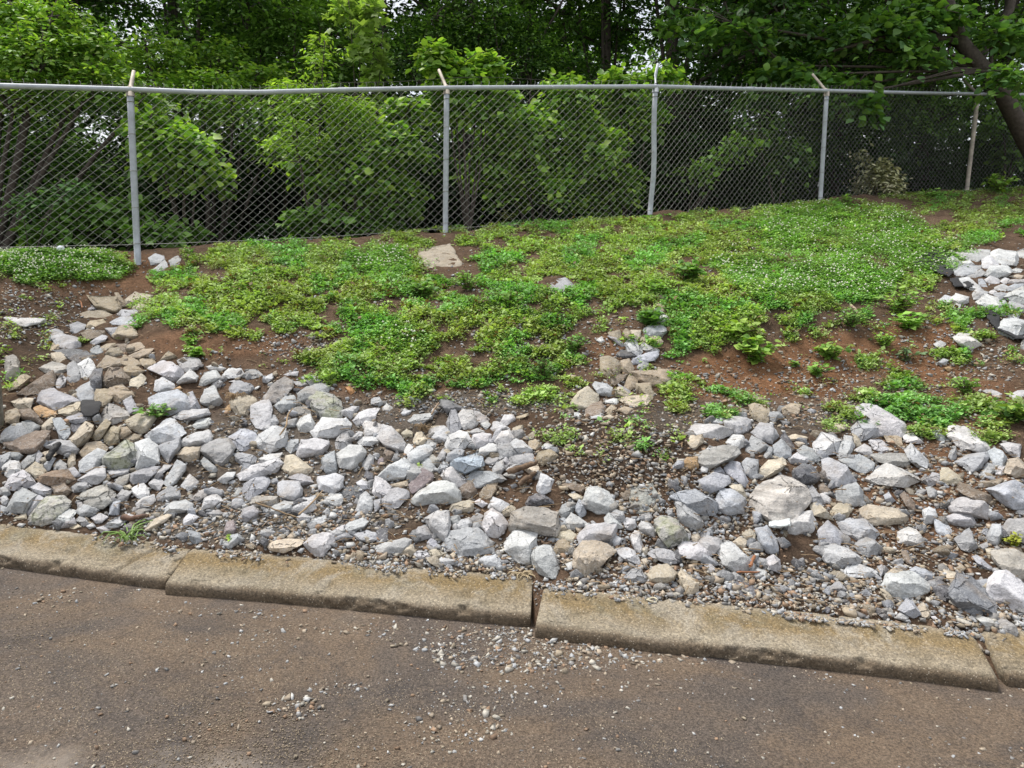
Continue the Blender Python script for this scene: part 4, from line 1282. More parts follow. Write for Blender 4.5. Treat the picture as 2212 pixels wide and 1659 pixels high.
g1 = link('gravel', pebbles('gravel', gp, sz, cols, M_PEB)); tag(g1, 'fine grey and tan gravel strewn over the bank soil', 'gravel', None, 'stuff')
print('gravel', len(gp))
# road grit
n = 75000
px = rng.uniform(-260, 2460, n); py = rng.uniform(1220, 1900, n)
front = np.interp(px, [-420, 0, 345, 357, 1149, 1154, 2163, 2169, 2500], [1176, 1226, 1273, 1285, 1355, 1377, 1497, 1483, 1522])
below = py - front
nz = fbm(px / 90, py / 50, 4.0, 3)
RB = [(1100, 1400, 170, 45, 1.4), (1230, 1420, 200, 30, 1.1), (1400, 1425, 300, 14, .45), (960, 1380, 150, 22, .5), (640, 1530, 60, 22, .8), (720, 1490, 60, 15, .5), (1000, 1560, 110, 60, .35), (100, 1290, 120, 20, .35), (500, 1325, 200, 14, .35), (800, 1360, 200, 12, .4), (1700, 1470, 400, 12, .3), (530, 1420, 120, 60, .2), (1100, 1470, 220, 60, .3)]
dens = np.maximum(blobs(RB, px, py) * (.3 + nz), 0.07 * np.clip(nz * 2 - .2, 0, 2) + 0.08 * np.exp(-below / 25))
acc = (rng.random(n) < dens) & (below > 2)
P = on_road(px[acc], py[acc]); k = len(P)
rb = blobs(RB, px[acc], py[acc])
sz = (0.0022 + 0.008 * rng.random(k) ** 4) * (1 + 1.1 * (rb > .3) * rng.random(k))
P[:, 2] += sz * 0.3
cols = PC[rng.choice([0, 2, 2, 3, 5, 5, 7, 4, 6], k)] * rng.uniform(.6, 1.1, (k, 1))
g2 = link('road_gravel', pebbles('road_gravel', P, sz, cols, M_PEB)); tag(g2, 'pale loose gravel washed onto the silty road below the kerb', 'gravel', None, 'stuff')
n = 70000
px = rng.uniform(-100, 2300, n); py = rng.uniform(1225, 1750, n)
front = np.interp(px, [-420, 0, 345, 357, 1149, 1154, 2163, 2169, 2500], [1176, 1226, 1273, 1285, 1355, 1377, 1497, 1483, 1522])
nz = fbm(px / 130, py / 60, 14.0, 4); acc = (py > front + 1) & (rng.random(n) < np.clip((nz - .3) * 3, .15, 1))
P = on_road(px[acc], py[acc]); k = len(P); sz = rng.uniform(.0014, .0034, k)
gr = link('road_grit', pebbles('road_grit', P, sz, np.array([(.30, .24, .17)]) * rng.uniform(.45, 1.3, (k, 1)), M_PEB)); tag(gr, 'fine tan grit bedded all over the silty road', 'grit', None, 'stuff')
# gravel spilled on the kerb's top
n = 4200
px = rng.uniform(200, 2212, n); px = px[rng.random(n) < np.clip((fbm(px / 45, 1.0, 0, 3) - .42) * 5, 0.02, 1)]; n = len(px)
up = np.interp(px, [0, 173, 457, 780, 1150, 1164, 1416, 1607, 1791, 2047, 2158], [1117, 1148, 1186, 1218, 1242, 1259, 1287, 1308, 1342, 1363, 1394])
py = up + rng.exponential(9, n) - 4
P = on_road(px, py, KH); a_ = P[:, 0] / P[:, 1]
d = P[:, 1] - np.interp(a_, ka, kfY); m = (d > 0.20) & (d < 0.36)
P = P[m]; k = len(P); sz = 0.0055 + 0.010 * rng.random(k) ** 2
P[:, 2] += sz * .3
g3 = link('kerb_gravel', pebbles('kerb_gravel', P, sz, PC[rng.integers(0, 7, k)] * rng.uniform(.7, 1.1, (k, 1)), M_PEB)); tag(g3, 'gravel lying along the back of the kerb top', 'gravel', None, 'stuff')

# ---- leaves as small meshes, scattered with numpy
def frames(dirv, up):
    x = dirv / (np.linalg.norm(dirv, axis=1)[:, None] + 1e-9)
    y = np.cross(up, x); y /= np.linalg.norm(y, axis=1)[:, None] + 1e-9
    z = np.cross(x, y); return x, y, z
LEAF_BIG = (np.array([(0, 0, 0), (0.18, 0.30, 0.05), (0.45, 0.40, 0.07), (0.75, 0.22, 0.0), (1.0, 0, -0.10), (0.75, -0.22, 0.0), (0.45, -0.40, 0.07), (0.18, -0.30, 0.05), (0.5, 0, -0.04)], float),
            np.array([(0, 8, 2, 1), (8, 4, 3, 2), (0, 7, 6, 8), (8, 6, 5, 4)]))
LEAF_MED = (np.array([(0, 0, 0), (0.35, 0.27, 0.05), (0.72, 0.18, 0.02), (1, 0, -0.08), (0.72, -0.18, 0.02), (0.35, -0.27, 0.05)], float), np.array([(0, 3, 2, 1), (0, 5, 4, 3)]))
LEAF_SLIM = (np.array([(0, 0, 0), (0.4, 0.16, 0.03), (1, 0, -0.1), (0.4, -0.16, 0.03)], float), np.array([(0, 2, 1, 3)])[:, [0, 3, 1, 2]])
LEAF_SM = (np.array([(0, 0, 0), (0.5, 0.36, 0.03), (1, 0, 0), (0.5, -0.36, 0.03)], float), np.array([(0, 3, 2, 1)]))
LOBE = (np.array([(0, 0, 0), (0.1, 0.42, 0.03), (0.35, 0.25, 0.02), (0.62, 0.5, -0.03), (0.7, 0.2, 0.0), (1.05, 0, -0.05), (0.7, -0.2, 0.0), (0.62, -0.5, -0.03), (0.35, -0.25, 0.02), (0.1, -0.42, 0.03)], float),
        np.array([(0, 2, 1, 0), (0, 4, 3, 2), (0, 6, 5, 4), (0, 8, 7, 6), (0, 9, 8, 0)])[1:4])
def leaves(P, D, U, L, C, T, W=1.0):
    """positions, directions, up vectors, lengths, colours, template"""
    x, y, z = frames(D, U); V0, F0 = T
    V = P[:, None] + L[:, None, None] * (V0[None, :, 0, None] * x[:, None] + W * V0[None, :, 1, None] * y[:, None] + V0[None, :, 2, None] * z[:, None])
    Fq = F0[None] + (np.arange(len(P)) * len(V0))[:, None, None]
    return V.reshape(-1, 3), Fq.reshape(-1, F0.shape[1]), np.repeat(C, len(V0), 0)
def rnd_dir(n, zlo, zhi):
    a = rng.uniform(0, 2 * np.pi, n); z = rng.uniform(zlo, zhi, n); c = np.sqrt(np.clip(1 - z * z, 0, 1))
    return np.stack([c * np.cos(a), c * np.sin(a), z], 1)
class MB:
    def __init__(s): s.V, s.F, s.C, s.M, s.o = [], [], [], [], 0
    def add(s, V, Fq, C, m=0):
        s.V.append(V); s.F.append(Fq + s.o); s.C.append(C if np.ndim(C) == 2 else np.tile(C, (len(V), 1))); s.M.append(np.full(len(Fq), m)); s.o += len(V)
    def mesh(s, name, mats, smooth=False):
        by = {}
        Fl, Ml = [], []
        for f, m in zip(s.F, s.M): Fl.append(f); Ml.append(m)
        return mesh_np(name, np.concatenate(s.V), Fl, mats, np.concatenate(s.C), smooth, midx=np.concatenate(Ml))
# ground cover
n = 430000
px = rng.uniform(-300, 2500, n); py = rng.uniform(385, 1000, n)
nz = fbm(px / 34, py / 17, 7.0, 4); nz2 = fbm(px / 150, py / 60, 11.0, 3)
qx = px + (fbm(px / 50, py / 25, 41.0, 3) - .5) * 110; qy = py + (fbm(px / 50, py / 25, 51.0, 3) - .5) * 60
wd = blobs(WEEDS, qx, qy) * (1 - np.clip(blobs(BARE, px, py), 0, 1))
wd = np.clip((wd * 1.0 + (nz - .5) * 3.6 - 0.34) * 1.7, 0, 1) * (wd > .0) + 0.22 * np.clip((nz - .62) * 8, 0, 1) * (1 - np.clip(blobs(BARE, px, py), 0, 1)) * (~inpoly(px, py, POLY_HEAP))
cl = blobs(CLOVER, qx, qy) * np.clip((nz2 - .2) * 4, 0, 1)
u = rng.random(n)
isC = u < cl * 0.75; isW = (~isC) & (rng.random(n) < wd * 0.75)
def ground_pts(m):
    P, ok = hit(px[m], py[m]); return P[ok], px[m][ok], py[m][ok]
Pw, wx, wy = ground_pts(isW); Pc, cx_, cy_ = ground_pts(isC)
print('weeds', len(Pw), 'clover', len(Pc))
mb = MB()
kk = 7
hgt = np.repeat(rng.uniform(0.012, 0.06, len(Pw)) * (0.4 + 2.4 * np.clip(fbm(wx / 45, wy / 22, 3, 3) - .25, 0, 1)), kk)
B = np.repeat(Pw, kk, 0) + np.c_[rng.normal(0, .02, (len(Pw) * kk, 2)), np.zeros(len(Pw) * kk)]
B[:, 2] += hgt * rng.random(len(B))
Cw = np.array([0.33, 0.47, 0.14])[None] * (0.55 + 0.9 * np.repeat(rng.random(len(Pw)), kk))[:, None]
yel = np.repeat(fbm(wx / 90, wy / 45, 21, 3), kk)[:, None]
Cw = Cw * (1 - np.clip((yel - .45) * 3, 0, 1)) + np.array([0.42, 0.52, 0.16]) * np.clip((yel - .45) * 3, 0, 1) * (0.6 + .6 * rng.random((len(Cw), 1)))
deep = np.repeat(fbm(wx / 70, wy / 35, 31, 3), kk)[:, None]
Cw = np.where(deep > .56, Cw * np.array([0.66, 0.95, 0.85]), Cw)
redd = np.repeat(rng.random(len(Pw)) < .10, kk); Cw[redd] = np.array([0.20, 0.13, 0.06]) * rng.uniform(.5, 1.1, (redd.sum(), 1))
V, Fq, C = leaves(B, rnd_dir(len(B), -.1, .75), np.tile([0, 0, 1.], (len(B), 1)) + rng.normal(0, .3, (len(B), 3)), rng.uniform(.011, .028, len(B)) * (1 + 1.1 * np.repeat(rng.random(len(Pw)) < .10, kk)), Cw, LEAF_SM)
mb.add(V, Fq, C)
gc = link('ground_cover', mb.mesh('ground_cover', M_WEED)); tag(gc, 'low light green weeds creeping over the bank', 'ground cover', None, 'stuff')
mb = MB(); kk = 8
B = np.repeat(Pc, kk, 0) + np.c_[rng.normal(0, .025, (len(Pc) * kk, 2)), rng.uniform(.01, .055, len(Pc) * kk)]
Cc = np.array([0.24, 0.42, 0.12])[None] * (0.6 + 0.9 * rng.random((len(B), 1)))
V, Fq, C = leaves(B, rnd_dir(len(B), -.1, .4), np.tile([0, 0, 1.], (len(B), 1)) + rng.normal(0, .25, (len(B), 3)), rng.uniform(.016, .03, len(B)), Cc, LEAF_SM, 1.25)
mb.add(V, Fq, C)
M_FLOW = plain('clover flowers', (0.62, 0.62, 0.50), 0.8, 0, 60, .15)
fl = rng.random(len(Pc)) < (0.085 + .05 * (cx_ < 250))
Q = Pc[fl]; Q = Q + np.c_[rng.normal(0, .02, (len(Q), 2)), rng.uniform(.055, .085, len(Q))]
OCT = np.array([(1, 0, 0), (0, 1, 0), (-1, 0, 0), (0, -1, 0), (0, 0, 1), (0, 0, -.7)], float)
OF = np.array([(0, 1, 4), (1, 2, 4), (2, 3, 4), (3, 0, 4), (1, 0, 5), (2, 1, 5), (3, 2, 5), (0, 3, 5)])
V = (OCT[None] * rng.uniform(.008, .014, (len(Q), 1, 1)) + Q[:, None]).reshape(-1, 3); Fq = (OF[None] + (np.arange(len(Q)) * 6)[:, None, None]).reshape(-1, 3)
mb.add(V, Fq, np.array([.6, .6, .5]), 1)
cv = link('clover', mb.mesh('clover', [M_WEED, M_FLOW])); tag(cv, 'dark green clover dotted with small white flowers', 'clover', None, 'stuff')
# dry stalks and litter on soil
n = 2600
px = rng.uniform(-200, 2400, n); py = rng.uniform(540, 1330, n)
P, ok = hit(px, py); P = P[ok]
m = P[:, 1] > np.interp(P[:, 0] / P[:, 1], ka, kfY) + 0.34; P = P[m]
paths = []
for p in P:
    L = R.uniform(.03, .13); a = R.uniform(0, 6.28); b = R.uniform(-.05, .35)
    q = np.array([math.cos(a), math.sin(a), b]) * L
    q2 = p + q * .5 + np.array([R.gauss(0, .01), R.gauss(0, .01), R.gauss(0, .006)])
    paths.append((np.array([p + [0, 0, .012], q2 + [0, 0, .014], p + q + [0, 0, .008]]), [R.uniform(.001, .0028)] * 3))
V, Fq = tube(paths, 4)
M_DRY = plain('dry stalks', (0.27, 0.19, 0.11), .9, 0, 8, .5)
lt = link('dry_litter', mesh_np('dry_litter', V, Fq, M_DRY)); tag(lt, 'dry brown stalks and twig litter scattered among stones and weeds', 'plant litter', None, 'stuff')
# ================================================================ CHAIN-LINK FENCE
fence = empty('chain_link_fence', tuple(at(1106, 490, 9.5)))
tag(fence, 'grey galvanised chain-link fence with angled arms along the top of the bank', 'fence')
FO = np.array(fence.location)
def fobj(name, V, Fq, mat, parent=fence, label=None, smooth=False, uvo=None):
    o = link(name, mesh_np(name, np.asarray(V) - FO, Fq, mat, smooth=smooth))
    if parent is fence: o.parent = fence
    else: o.parent = parent; 
    if label: o['label'] = label
    return o
POSTS = [((281, 192), (297, 548), 8.2, (289, 154), M_GALV, 0.036), ((965, 189), (962, 500), 9.24, (948, 151), M_GALV, 0.034), ((1416, 186), (1401, 471), 10.0, (1421, 138), M_GALV, 0.034),
         ((1786, 196), (1771, 440), 11.7, (1755, 160), M_GALV, 0.034), ((2113, 202), (2087, 414), 13.5, (2080, 171), M_RUST, 0.036)]
extra = [((-420, 172), (-425, 575), 6.7, (-440, 120), M_GALV, 0.036), ((2520, 214), (2500, 388), 15.6, (2495, 190), M_GALV, 0.036)]
for i, (tp, bt, Y, arm, mt, rad) in enumerate(POSTS + extra):
    A = at(bt[0], bt[1] + 6, Y); Bt = at(tp[0], tp[1] + 2, Y)
    pts = [A + (Bt - A) * f for f in np.linspace(0, 1, 7)]
    if i == 2:
        for q, f in ((1, 0.02), (2, 0.035), (3, .03), (4, .01)): pts[q] = pts[q] + np.array([f, 0, 0])
    pts = np.array(pts); pts[0, 2] -= 0.15
    V, Fq = tube([(pts, rad)], 14)
    po = fobj('post', V, Fq, mt, smooth=False, label={2: 'post kinked above its foot', 4: 'rusty tan post'}.get(i))
    # collar where the rail passes, and the angled arm
    C_ = at(arm[0], arm[1], Y + 0.16)
    mid = Bt + (C_ - Bt) * 0.5 + (np.array([-0.015, 0, 0.0]) if i == 2 else 0)
    V, Fq = tube([(np.array([Bt + [0, 0, -.07], Bt + [0, 0, 0.02], Bt + (C_ - Bt) * .12]), [rad * 1.25, rad * 1.2, rad * .7]), (np.array([Bt, mid, C_]), [rad * .62, rad * .6, rad * .55])], 10)
    fobj('arm', V, Fq, M_RUST if i != 2 else M_GALV, parent=po)
    ties = []
    for f in (0.08, .3, .52, .74, .93):
        c = A + (Bt - A) * f; an = np.linspace(0, 2 * math.pi, 13)
        ties.append((np.stack([c[0] + (rad + .004) * np.cos(an), c[1] + (rad + .004) * np.sin(an), c[2] + 0 * an + .004 * np.sin(an)], 1), 0.0035))
    V, Fq = tube(ties, 4); fobj('tie_wire', V, Fq, M_WIRE, parent=po)
RP = np.array([(-420, 173, 6.7), (0, 185.5, 7.6), (281, 193, 8.2), (420, 199, 8.4), (560, 199.5, 8.62), (760, 194, 8.9), (965, 190, 9.24), (1250, 188, 9.7), (1416, 187, 10.0), (1600, 192, 10.8), (1786, 196, 11.7), (1950, 200, 12.6), (2113, 203, 13.5), (2212, 205, 14.1), (2520, 213, 15.6)])
rail = at(RP[:, 0], RP[:, 1], RP[:, 2] - 0.02)
V, Fq = tube([(rail, 0.028)], 12); fobj('top_rail', V, Fq, M_GALV)
slv = []
for px_ in (740, 1255, 1620, 1030, 2200):
    y_ = np.interp(px_, RP[:, 0], RP[:, 1]); d_ = np.interp(px_, RP[:, 0], RP[:, 2]) - .02
    slv.append((np.array([at(px_ - 9, y_, d_), at(px_ + 9, y_, d_ + .03)]), 0.034))
V, Fq = tube(slv, 12); fobj('rail_sleeve', V, Fq, M_GALV)
# mesh: every wire a zigzag, hooked into its neighbours
base_px = np.array([(-420, 566), (0, 540), (290, 534), (500, 526), (700, 517), (962, 499), (1404, 472), (1770, 440), (2088, 414), (2500, 388)], float)
dense = np.linspace(-420, 2500, 1500)
dY = np.interp(dense, FEN[:, 0], FEN[:, 2])
bl = at(dense, np.interp(dense, base_px[:, 0], base_px[:, 1]), dY + .05)
tl = at(dense, np.interp(dense, RP[:, 0], RP[:, 1]) - 4, dY + .05)
sarc = np.concatenate([[0], np.cumsum(np.linalg.norm(np.diff(bl[:, :2], axis=0), axis=1))])
wstep = 0.052; nw = int(sarc[-1] / wstep); K = 38
J = np.arange(nw)[:, None]; Kk = np.arange(K + 1)[None]
sgn = np.where((J + Kk) % 2 == 0, 1, -1)
s_ = (J + 0.5 + 0.5 * sgn) * wstep
lx = np.interp(s_, sarc, bl[:, 0]); ly = np.interp(s_, sarc, bl[:, 1]); lz = np.interp(s_, sarc, bl[:, 2]); ux = np.interp(s_, sarc, tl[:, 0]); uy = np.interp(s_, sarc, tl[:, 1]); uz = np.interp(s_, sarc, tl[:, 2])
fr = Kk / K
sag = 0.035 * (fbm(s_ * 0.9, fr * 3.0 + 0 * s_, 2, 2) - .5)
dist_low = np.clip(1 - fr * 5, 0, 1) * (fbm(s_ * 4, fr * 9 + 0 * s_, 6, 2) - .5) * 0.06
PX = lx + (ux - lx) * fr + dist_low; PY = ly + (uy - ly) * fr + sag + 0.003 * sgn; PZ = lz + (uz - lz) * fr + dist_low
P = np.stack([PX, PY, PZ], -1)
def ztubes(P, r):
    n, k, _ = P.shape
    T = np.gradient(P, axis=1); T /= np.linalg.norm(T, axis=2)[..., None]
    A = np.cross(T, np.array([0, 1., 0])); A /= np.linalg.norm(A, axis=2)[..., None] + 1e-9
    Bv = np.cross(T, A)
    an = np.array([0.52, 2.6144, 4.70879])
    V = P[:, :, None] + r * (A[:, :, None] * np.cos(an)[:, None] + Bv[:, :, None] * np.sin(an)[:, None])
    i = (np.arange(n)[:, None, None] * k + np.arange(k - 1)[None, :, None]) * 3 + np.arange(3)[None, None]
    j = (np.arange(n)[:, None, None] * k + np.arange(k - 1)[None, :, None]) * 3 + (np.arange(3)[None, None] + 1) % 3
    return V.reshape(-1, 3), np.stack([i, j, j + 3, i + 3], -1).reshape(-1, 4)
# separate straight legs so that the tubes keep their width at the hooks
Pm = np.stack([P[:, :-1], P[:, 1:]], 2).reshape(-1, 2, 3)
WV, WF = ztubes(Pm, 0.0017)
# knuckled wire ends over the rail, bottom tension wire, old barbed strand
pth = []
for q in range(0, nw, 2):
    s0 = (q + .5) * wstep; c = np.array([np.interp(s0, sarc, tl[:, i]) for i in range(3)])
    pth.append((np.array([c, c + [0.008, 0, .02], c + [0.014, -.008, .045], c + [0.004, -.012, .052]]), 0.0028))
V, Fq = tube(pth, 4); fobj('wire_mesh', np.concatenate([WV, V]), np.concatenate([WF, Fq + len(WV)]), M_WIRE)
k_ = np.arange(0, 1500, 12)
V, Fq = tube([(bl[k_] + [0, .02, .03], 0.0028)], 6); fobj('tension_wire', V, Fq, M_WIRE)
q = np.linspace(-420, 2500, 90); yy_ = np.interp(q, RP[:, 0], RP[:, 1]) - 13 + 7 * np.sin(q / 210.0) + 3 * np.sin(q / 60.)
bw = at(q, yy_, np.interp(q, RP[:, 0], RP[:, 2]) + .12)
M_OLD = plain('old black wire', (0.05, 0.045, 0.04), .7, 0.3, 20, .3)
V, Fq = tube([(bw, 0.003)], 6); fobj('barbed_strand', V, Fq, M_OLD)
# ================================================================ WOOD BEHIND THE FENCE
def crown_leaves(blobs_, ntw, nleaf, tw_len, leaf_len, pal, T, droop=0.35, shell=0.55, spread=1.0, W=1.0):
    """blobs_: (n,6) ellipsoids cx cy cz rx ry rz -> V F C and twig (start, end)"""
    bl_ = np.asarray(blobs_, float); vol = bl_[:, 3] * bl_[:, 4] * bl_[:, 5]; vol = vol ** 0.75
    bi = rng.choice(len(bl_), ntw, p=vol / vol.sum())
    d = rnd_dir(ntw, -0.75, 1); r = rng.uniform(shell, 1.0, ntw) ** 0.7
    E = bl_[bi, :3] + d * r[:, None] * bl_[bi, 3:6]
    out = d * 1.0 + rng.normal(0, .45, (ntw, 3)); out[:, 2] += 0.15; out /= np.linalg.norm(out, axis=1)[:, None]
    L = tw_len * rng.uniform(.6, 1.3, ntw); S = E - out * L[:, None] * .8
    f = (np.arange(nleaf)[None] + rng.random((ntw, nleaf))) / nleaf
    Pp = S[:, None] + out[:, None] * (L[:, None] * f)[..., None]; Pp[..., 2] -= droop * L[:, None] * f * f
    side = np.cross(out, [0, 0, 1.]); side /= np.linalg.norm(side, axis=1)[:, None] + 1e-9
    sg = np.where(np.arange(nleaf) % 2 == 0, 1., -1.)[None, :, None]
    D = out[:, None] * 0.55 + side[:, None] * sg * spread + rng.normal(0, .3, (ntw, nleaf, 3)); D[..., 2] -= 0.35
    Pp = Pp + D * 0.04
    Pp = Pp.reshape(-1, 3); D = D.reshape(-1, 3)
    U = np.tile([0, 0, 1.], (len(Pp), 1)) + rng.normal(0, .42, (len(Pp), 3)) + np.repeat(out, nleaf, 0) * .35
    pal = np.asarray(pal); C = pal[rng.integers(0, len(pal), len(Pp))] * rng.uniform(.75, 1.25, (len(Pp), 1)) * np.repeat(rng.uniform(.75, 1.25, ntw), nleaf)[:, None]
    V, Fq, C = leaves(Pp, D, U, leaf_len * rng.uniform(.6, 1.25, len(Pp)), C, T, W)
    return V, Fq, C, S, E
def branch_paths(base, tops, r0, S, E, ntw, wob=0.12):
    """stems from base to each top; twigs join the nearest stem point"""
    paths = []; nodes = []
    for tpt, rr in tops:
        tpt = np.asarray(tpt, float); k = 8; f = np.linspace(0, 1, k)[:, None]
        p = base + (tpt - base) * f; p[:, :2] += np.cumsum(rng.normal(0, wob / k ** .5 * .6, (k, 2)), 0) * f
        paths.append((p, np.interp(f[:, 0], [0, 1], [r0 * rr, r0 * rr * .3]))); nodes.append(p[1:])
    nodes = np.concatenate(nodes)
    idx = rng.choice(len(S), min(ntw, len(S)), replace=False)
    for i in idx:
        below = nodes[nodes[:, 2] < E[i, 2] + .1]
        if len(below) == 0: below = nodes
        d = np.linalg.norm(below - S[i], axis=1); n0 = below[np.argmin(d)]
        m = (n0 + S[i]) / 2 + rng.normal(0, .05, 3) + [0, 0, .05]
        paths.append((np.array([n0, m, S[i], E[i]]), [r0 * .28, r0 * .2, r0 * .13, r0 * .05]))
    return tube(paths, 6)
G_BRIGHT = [(0.30, 0.46, 0.08), (0.25, 0.41, 0.065), (0.36, 0.50, 0.10)]
G_MID = [(0.17, 0.31, 0.065), (0.14, 0.27, 0.055), (0.21, 0.36, 0.08)]
G_DARK = [(0.045, 0.10, 0.022), (0.055, 0.12, 0.025), (0.035, 0.085, 0.02)]  # background greens, darker than the sunlit front: shade put into the leaf colour
G_BLUE = [(0.13, 0.26, 0.09), (0.10, 0.21, 0.07), (0.16, 0.30, 0.10)]
def wblob(px, py, rx, ry, Y, dep=None):
    c = at(px, py, Y); s = Y / F
    return [*c, rx * s, (dep if dep else min(rx, ry) * s * 0.9), ry * s]
def plant(name, label, cat, group, base_px, blobs_px, ntw, nleaf, tw, ll, pal, T, droop=.35, r0=.03, ntwig=40, bpx=None, parts=('stem', 'foliage'), mat=None, stemmat=None, W=1.0, spread=1.0, baseY=None):
    bl_ = [wblob(*b) for b in blobs_px]
    V, Fq, C, S, E = crown_leaves(bl_, ntw, nleaf, tw, ll, pal, T, droop, W=W, spread=spread)
    bx = at(base_px[0], base_px[1], baseY or np.mean([b[4] for b in blobs_px]))
    bx[2] = H([bx[0]], [bx[1]])[0] - 0.03
    tops = [((b[0], b[1], b[2] + b[5] * .3), 1.0 if i == 0 else .75) for i, b in enumerate(bl_)]
    SV, SF = branch_paths(bx if bpx is None else at(*bpx), tops, r0, S, E, ntwig)
    e = empty(name, bx); tag(e, label, cat, group)
    f = link(parts[1], mesh_np(parts[1], V - bx, Fq, mat or M_LEAF, C), e)
    s = link(parts[0], mesh_np(parts[0], SV - bx, SF, stemmat or M_BARK), e)
    return e
GS = 'broad-leaved shrubs pushing against the fence'
plant('shrub', 'broad-leaved shrub right of the first fence post, behind the mesh', 'shrub', GS, (400, 525), [(390, 320, 95, 60, 9.4), (330, 275, 60, 45, 9.3), (430, 370, 70, 50, 9.5), (360, 300, 70, 60, 9.9)], 190, 11, .45, .115, G_MID + G_BRIGHT, LEAF_BIG)
plant('shrub', 'low shrub spreading leaves behind the foot of the first fence post', 'shrub', GS, (250, 530), [(230, 455, 110, 45, 9.3), (320, 490, 70, 30, 9.1), (120, 490, 90, 35, 9.2), (400, 500, 60, 25, 9.4)], 170, 10, .4, .11, G_MID, LEAF_BIG)
plant('sapling', 'bright yellow-green sapling with feathery leaves rising over the rail', 'sapling', None, (680, 510), [(680, 215, 55, 70, 9.9), (640, 290, 75, 50, 9.7), (690, 110, 28, 55, 9.9), (760, 250, 60, 60, 10.0), (620, 190, 30, 45, 9.9)], 210, 22, .5, .085, G_BRIGHT, LEAF_SLIM, droop=.5, spread=1.3)
plant('shrub', 'wide broad-leaved shrub left of the second fence post', 'shrub', GS, (780, 505), [(760, 370, 110, 60, 10.0), (860, 310, 70, 60, 9.9), (700, 330, 80, 60, 10.2), (830, 400, 90, 40, 10.0), (880, 240, 60, 45, 10.1)], 330, 11, .45, .11, G_MID + G_BRIGHT, LEAF_BIG)
plant('shrub', 'low leafy shoots beside the foot of the second fence post', 'shrub', GS, (740, 505), [(700, 465, 90, 30, 9.7), (800, 475, 70, 28, 9.9), (860, 440, 60, 28, 9.9)], 120, 10, .4, .11, G_MID, LEAF_BIG)
plant('shrub', 'tall broad-leaved shrub standing above the second fence post', 'shrub', GS, (1010, 490), [(1000, 160, 70, 45, 10.5), (945, 115, 38, 40, 10.5), (1050, 130, 40, 35, 10.6), (1010, 230, 90, 50, 10.6), (970, 190, 50, 40, 10.4), (1060, 210, 60, 40, 10.5)], 330, 11, .42, .11, G_BRIGHT + G_MID, LEAF_BIG)
plant('shrub', 'dense mid-green shrub filling the gap between second and third posts', 'shrub', GS, (1160, 480), [(1130, 300, 110, 75, 10.9), (1220, 190, 50, 55, 10.9), (1280, 320, 85, 70, 11.0), (1150, 400, 110, 45, 10.8), (1200, 250, 90, 50, 11.1), (1050, 350, 60, 60, 10.8)], 540, 11, .42, .105, G_MID + G_BRIGHT, LEAF_BIG)
plant('shrub', 'bright shrub peeping over the rail beside the third fence post', 'shrub', GS, (1350, 470), [(1350, 175, 60, 38, 11.4), (1430, 160, 50, 35, 11.5), (1370, 240, 70, 50, 11.5), (1330, 390, 60, 50, 11.3), (1300, 440, 60, 28, 11.2)], 260, 11, .42, .11, G_BRIGHT + G_MID, LEAF_BIG)
plant('tree', 'bright leafy tree leaning in from the upper left corner', 'tree', None, (-40, 520), [(90, 110, 120, 75, 9.6), (220, 160, 90, 50, 9.5), (20, 40, 90, 70, 9.9), (120, 40, 80, 60, 9.8), (330, 205, 70, 30, 9.6), (20, 190, 110, 55, 9.4), (200, 90, 60, 50, 9.7)], 620, 14, .5, .085, G_BRIGHT + G_MID, LEAF_MED, droop=.45, r0=.07, parts=('trunk', 'crown'))
plant('shrub', 'dark shrub with thin drooping leaves at the left edge behind the fence', 'shrub', GS, (80, 520), [(80, 320, 130, 60, 10.6), (40, 420, 100, 70, 10.4), (180, 380, 90, 50, 10.6)], 300, 12, .45, .085, G_DARK + G_MID, LEAF_MED)
plant('tree', 'mid-green tree whose rounded top shows above the first post', 'tree', None, (450, 500), [(430, 190, 120, 55, 11.8), (330, 120, 80, 60, 12.0), (520, 240, 100, 45, 11.6), (560, 170, 80, 50, 12.2), (470, 110, 70, 45, 12.4), (600, 300, 80, 60, 11.8)], 640, 13, .5, .085, G_MID + G_BRIGHT, LEAF_MED, r0=.06, parts=('trunk', 'crown'))
plant('tree', 'mid-green small-leaved tree between the feathery sapling and the left tree', 'tree', None, (600, 500), [(640, 60, 110, 60, 13.0), (560, 110, 80, 60, 13.2), (700, 140, 80, 50, 13.0), (720, 30, 80, 60, 13.3), (620, 170, 90, 50, 12.9)], 620, 13, .5, .085, G_MID, LEAF_MED, r0=.05, parts=('trunk', 'crown'))
plant('tree', 'shaded small-leaved tree above the rail right of the pale vine', 'tree', None, (1120, 480), [(1080, 60, 110, 60, 13.6), (1150, 120, 80, 60, 13.6), (930, 60, 90, 50, 13.4), (880, 130, 70, 60, 13.2), (1020, 20, 100, 50, 13.8)], 640, 13, .5, .08, G_DARK + G_MID, LEAF_MED, r0=.05, parts=('trunk', 'crown'))
VINE = plant('climbing_vine', 'pale green lobed-leaf vine hanging in a column over the rail', 'vine', None, (800, 500), [(795, 20, 34, 40, 10.9), (800, 80, 30, 45, 10.8), (815, 140, 26, 35, 10.8), (740, 10, 26, 22, 10.9), (770, 110, 12, 26, 10.8), (815, 200, 12, 24, 10.8)], 84, 8, .3, .13, [(0.38, 0.52, 0.16), (0.32, 0.46, 0.13)], LOBE, droop=.8, r0=.02, ntwig=25, parts=('stem', 'foliage'))
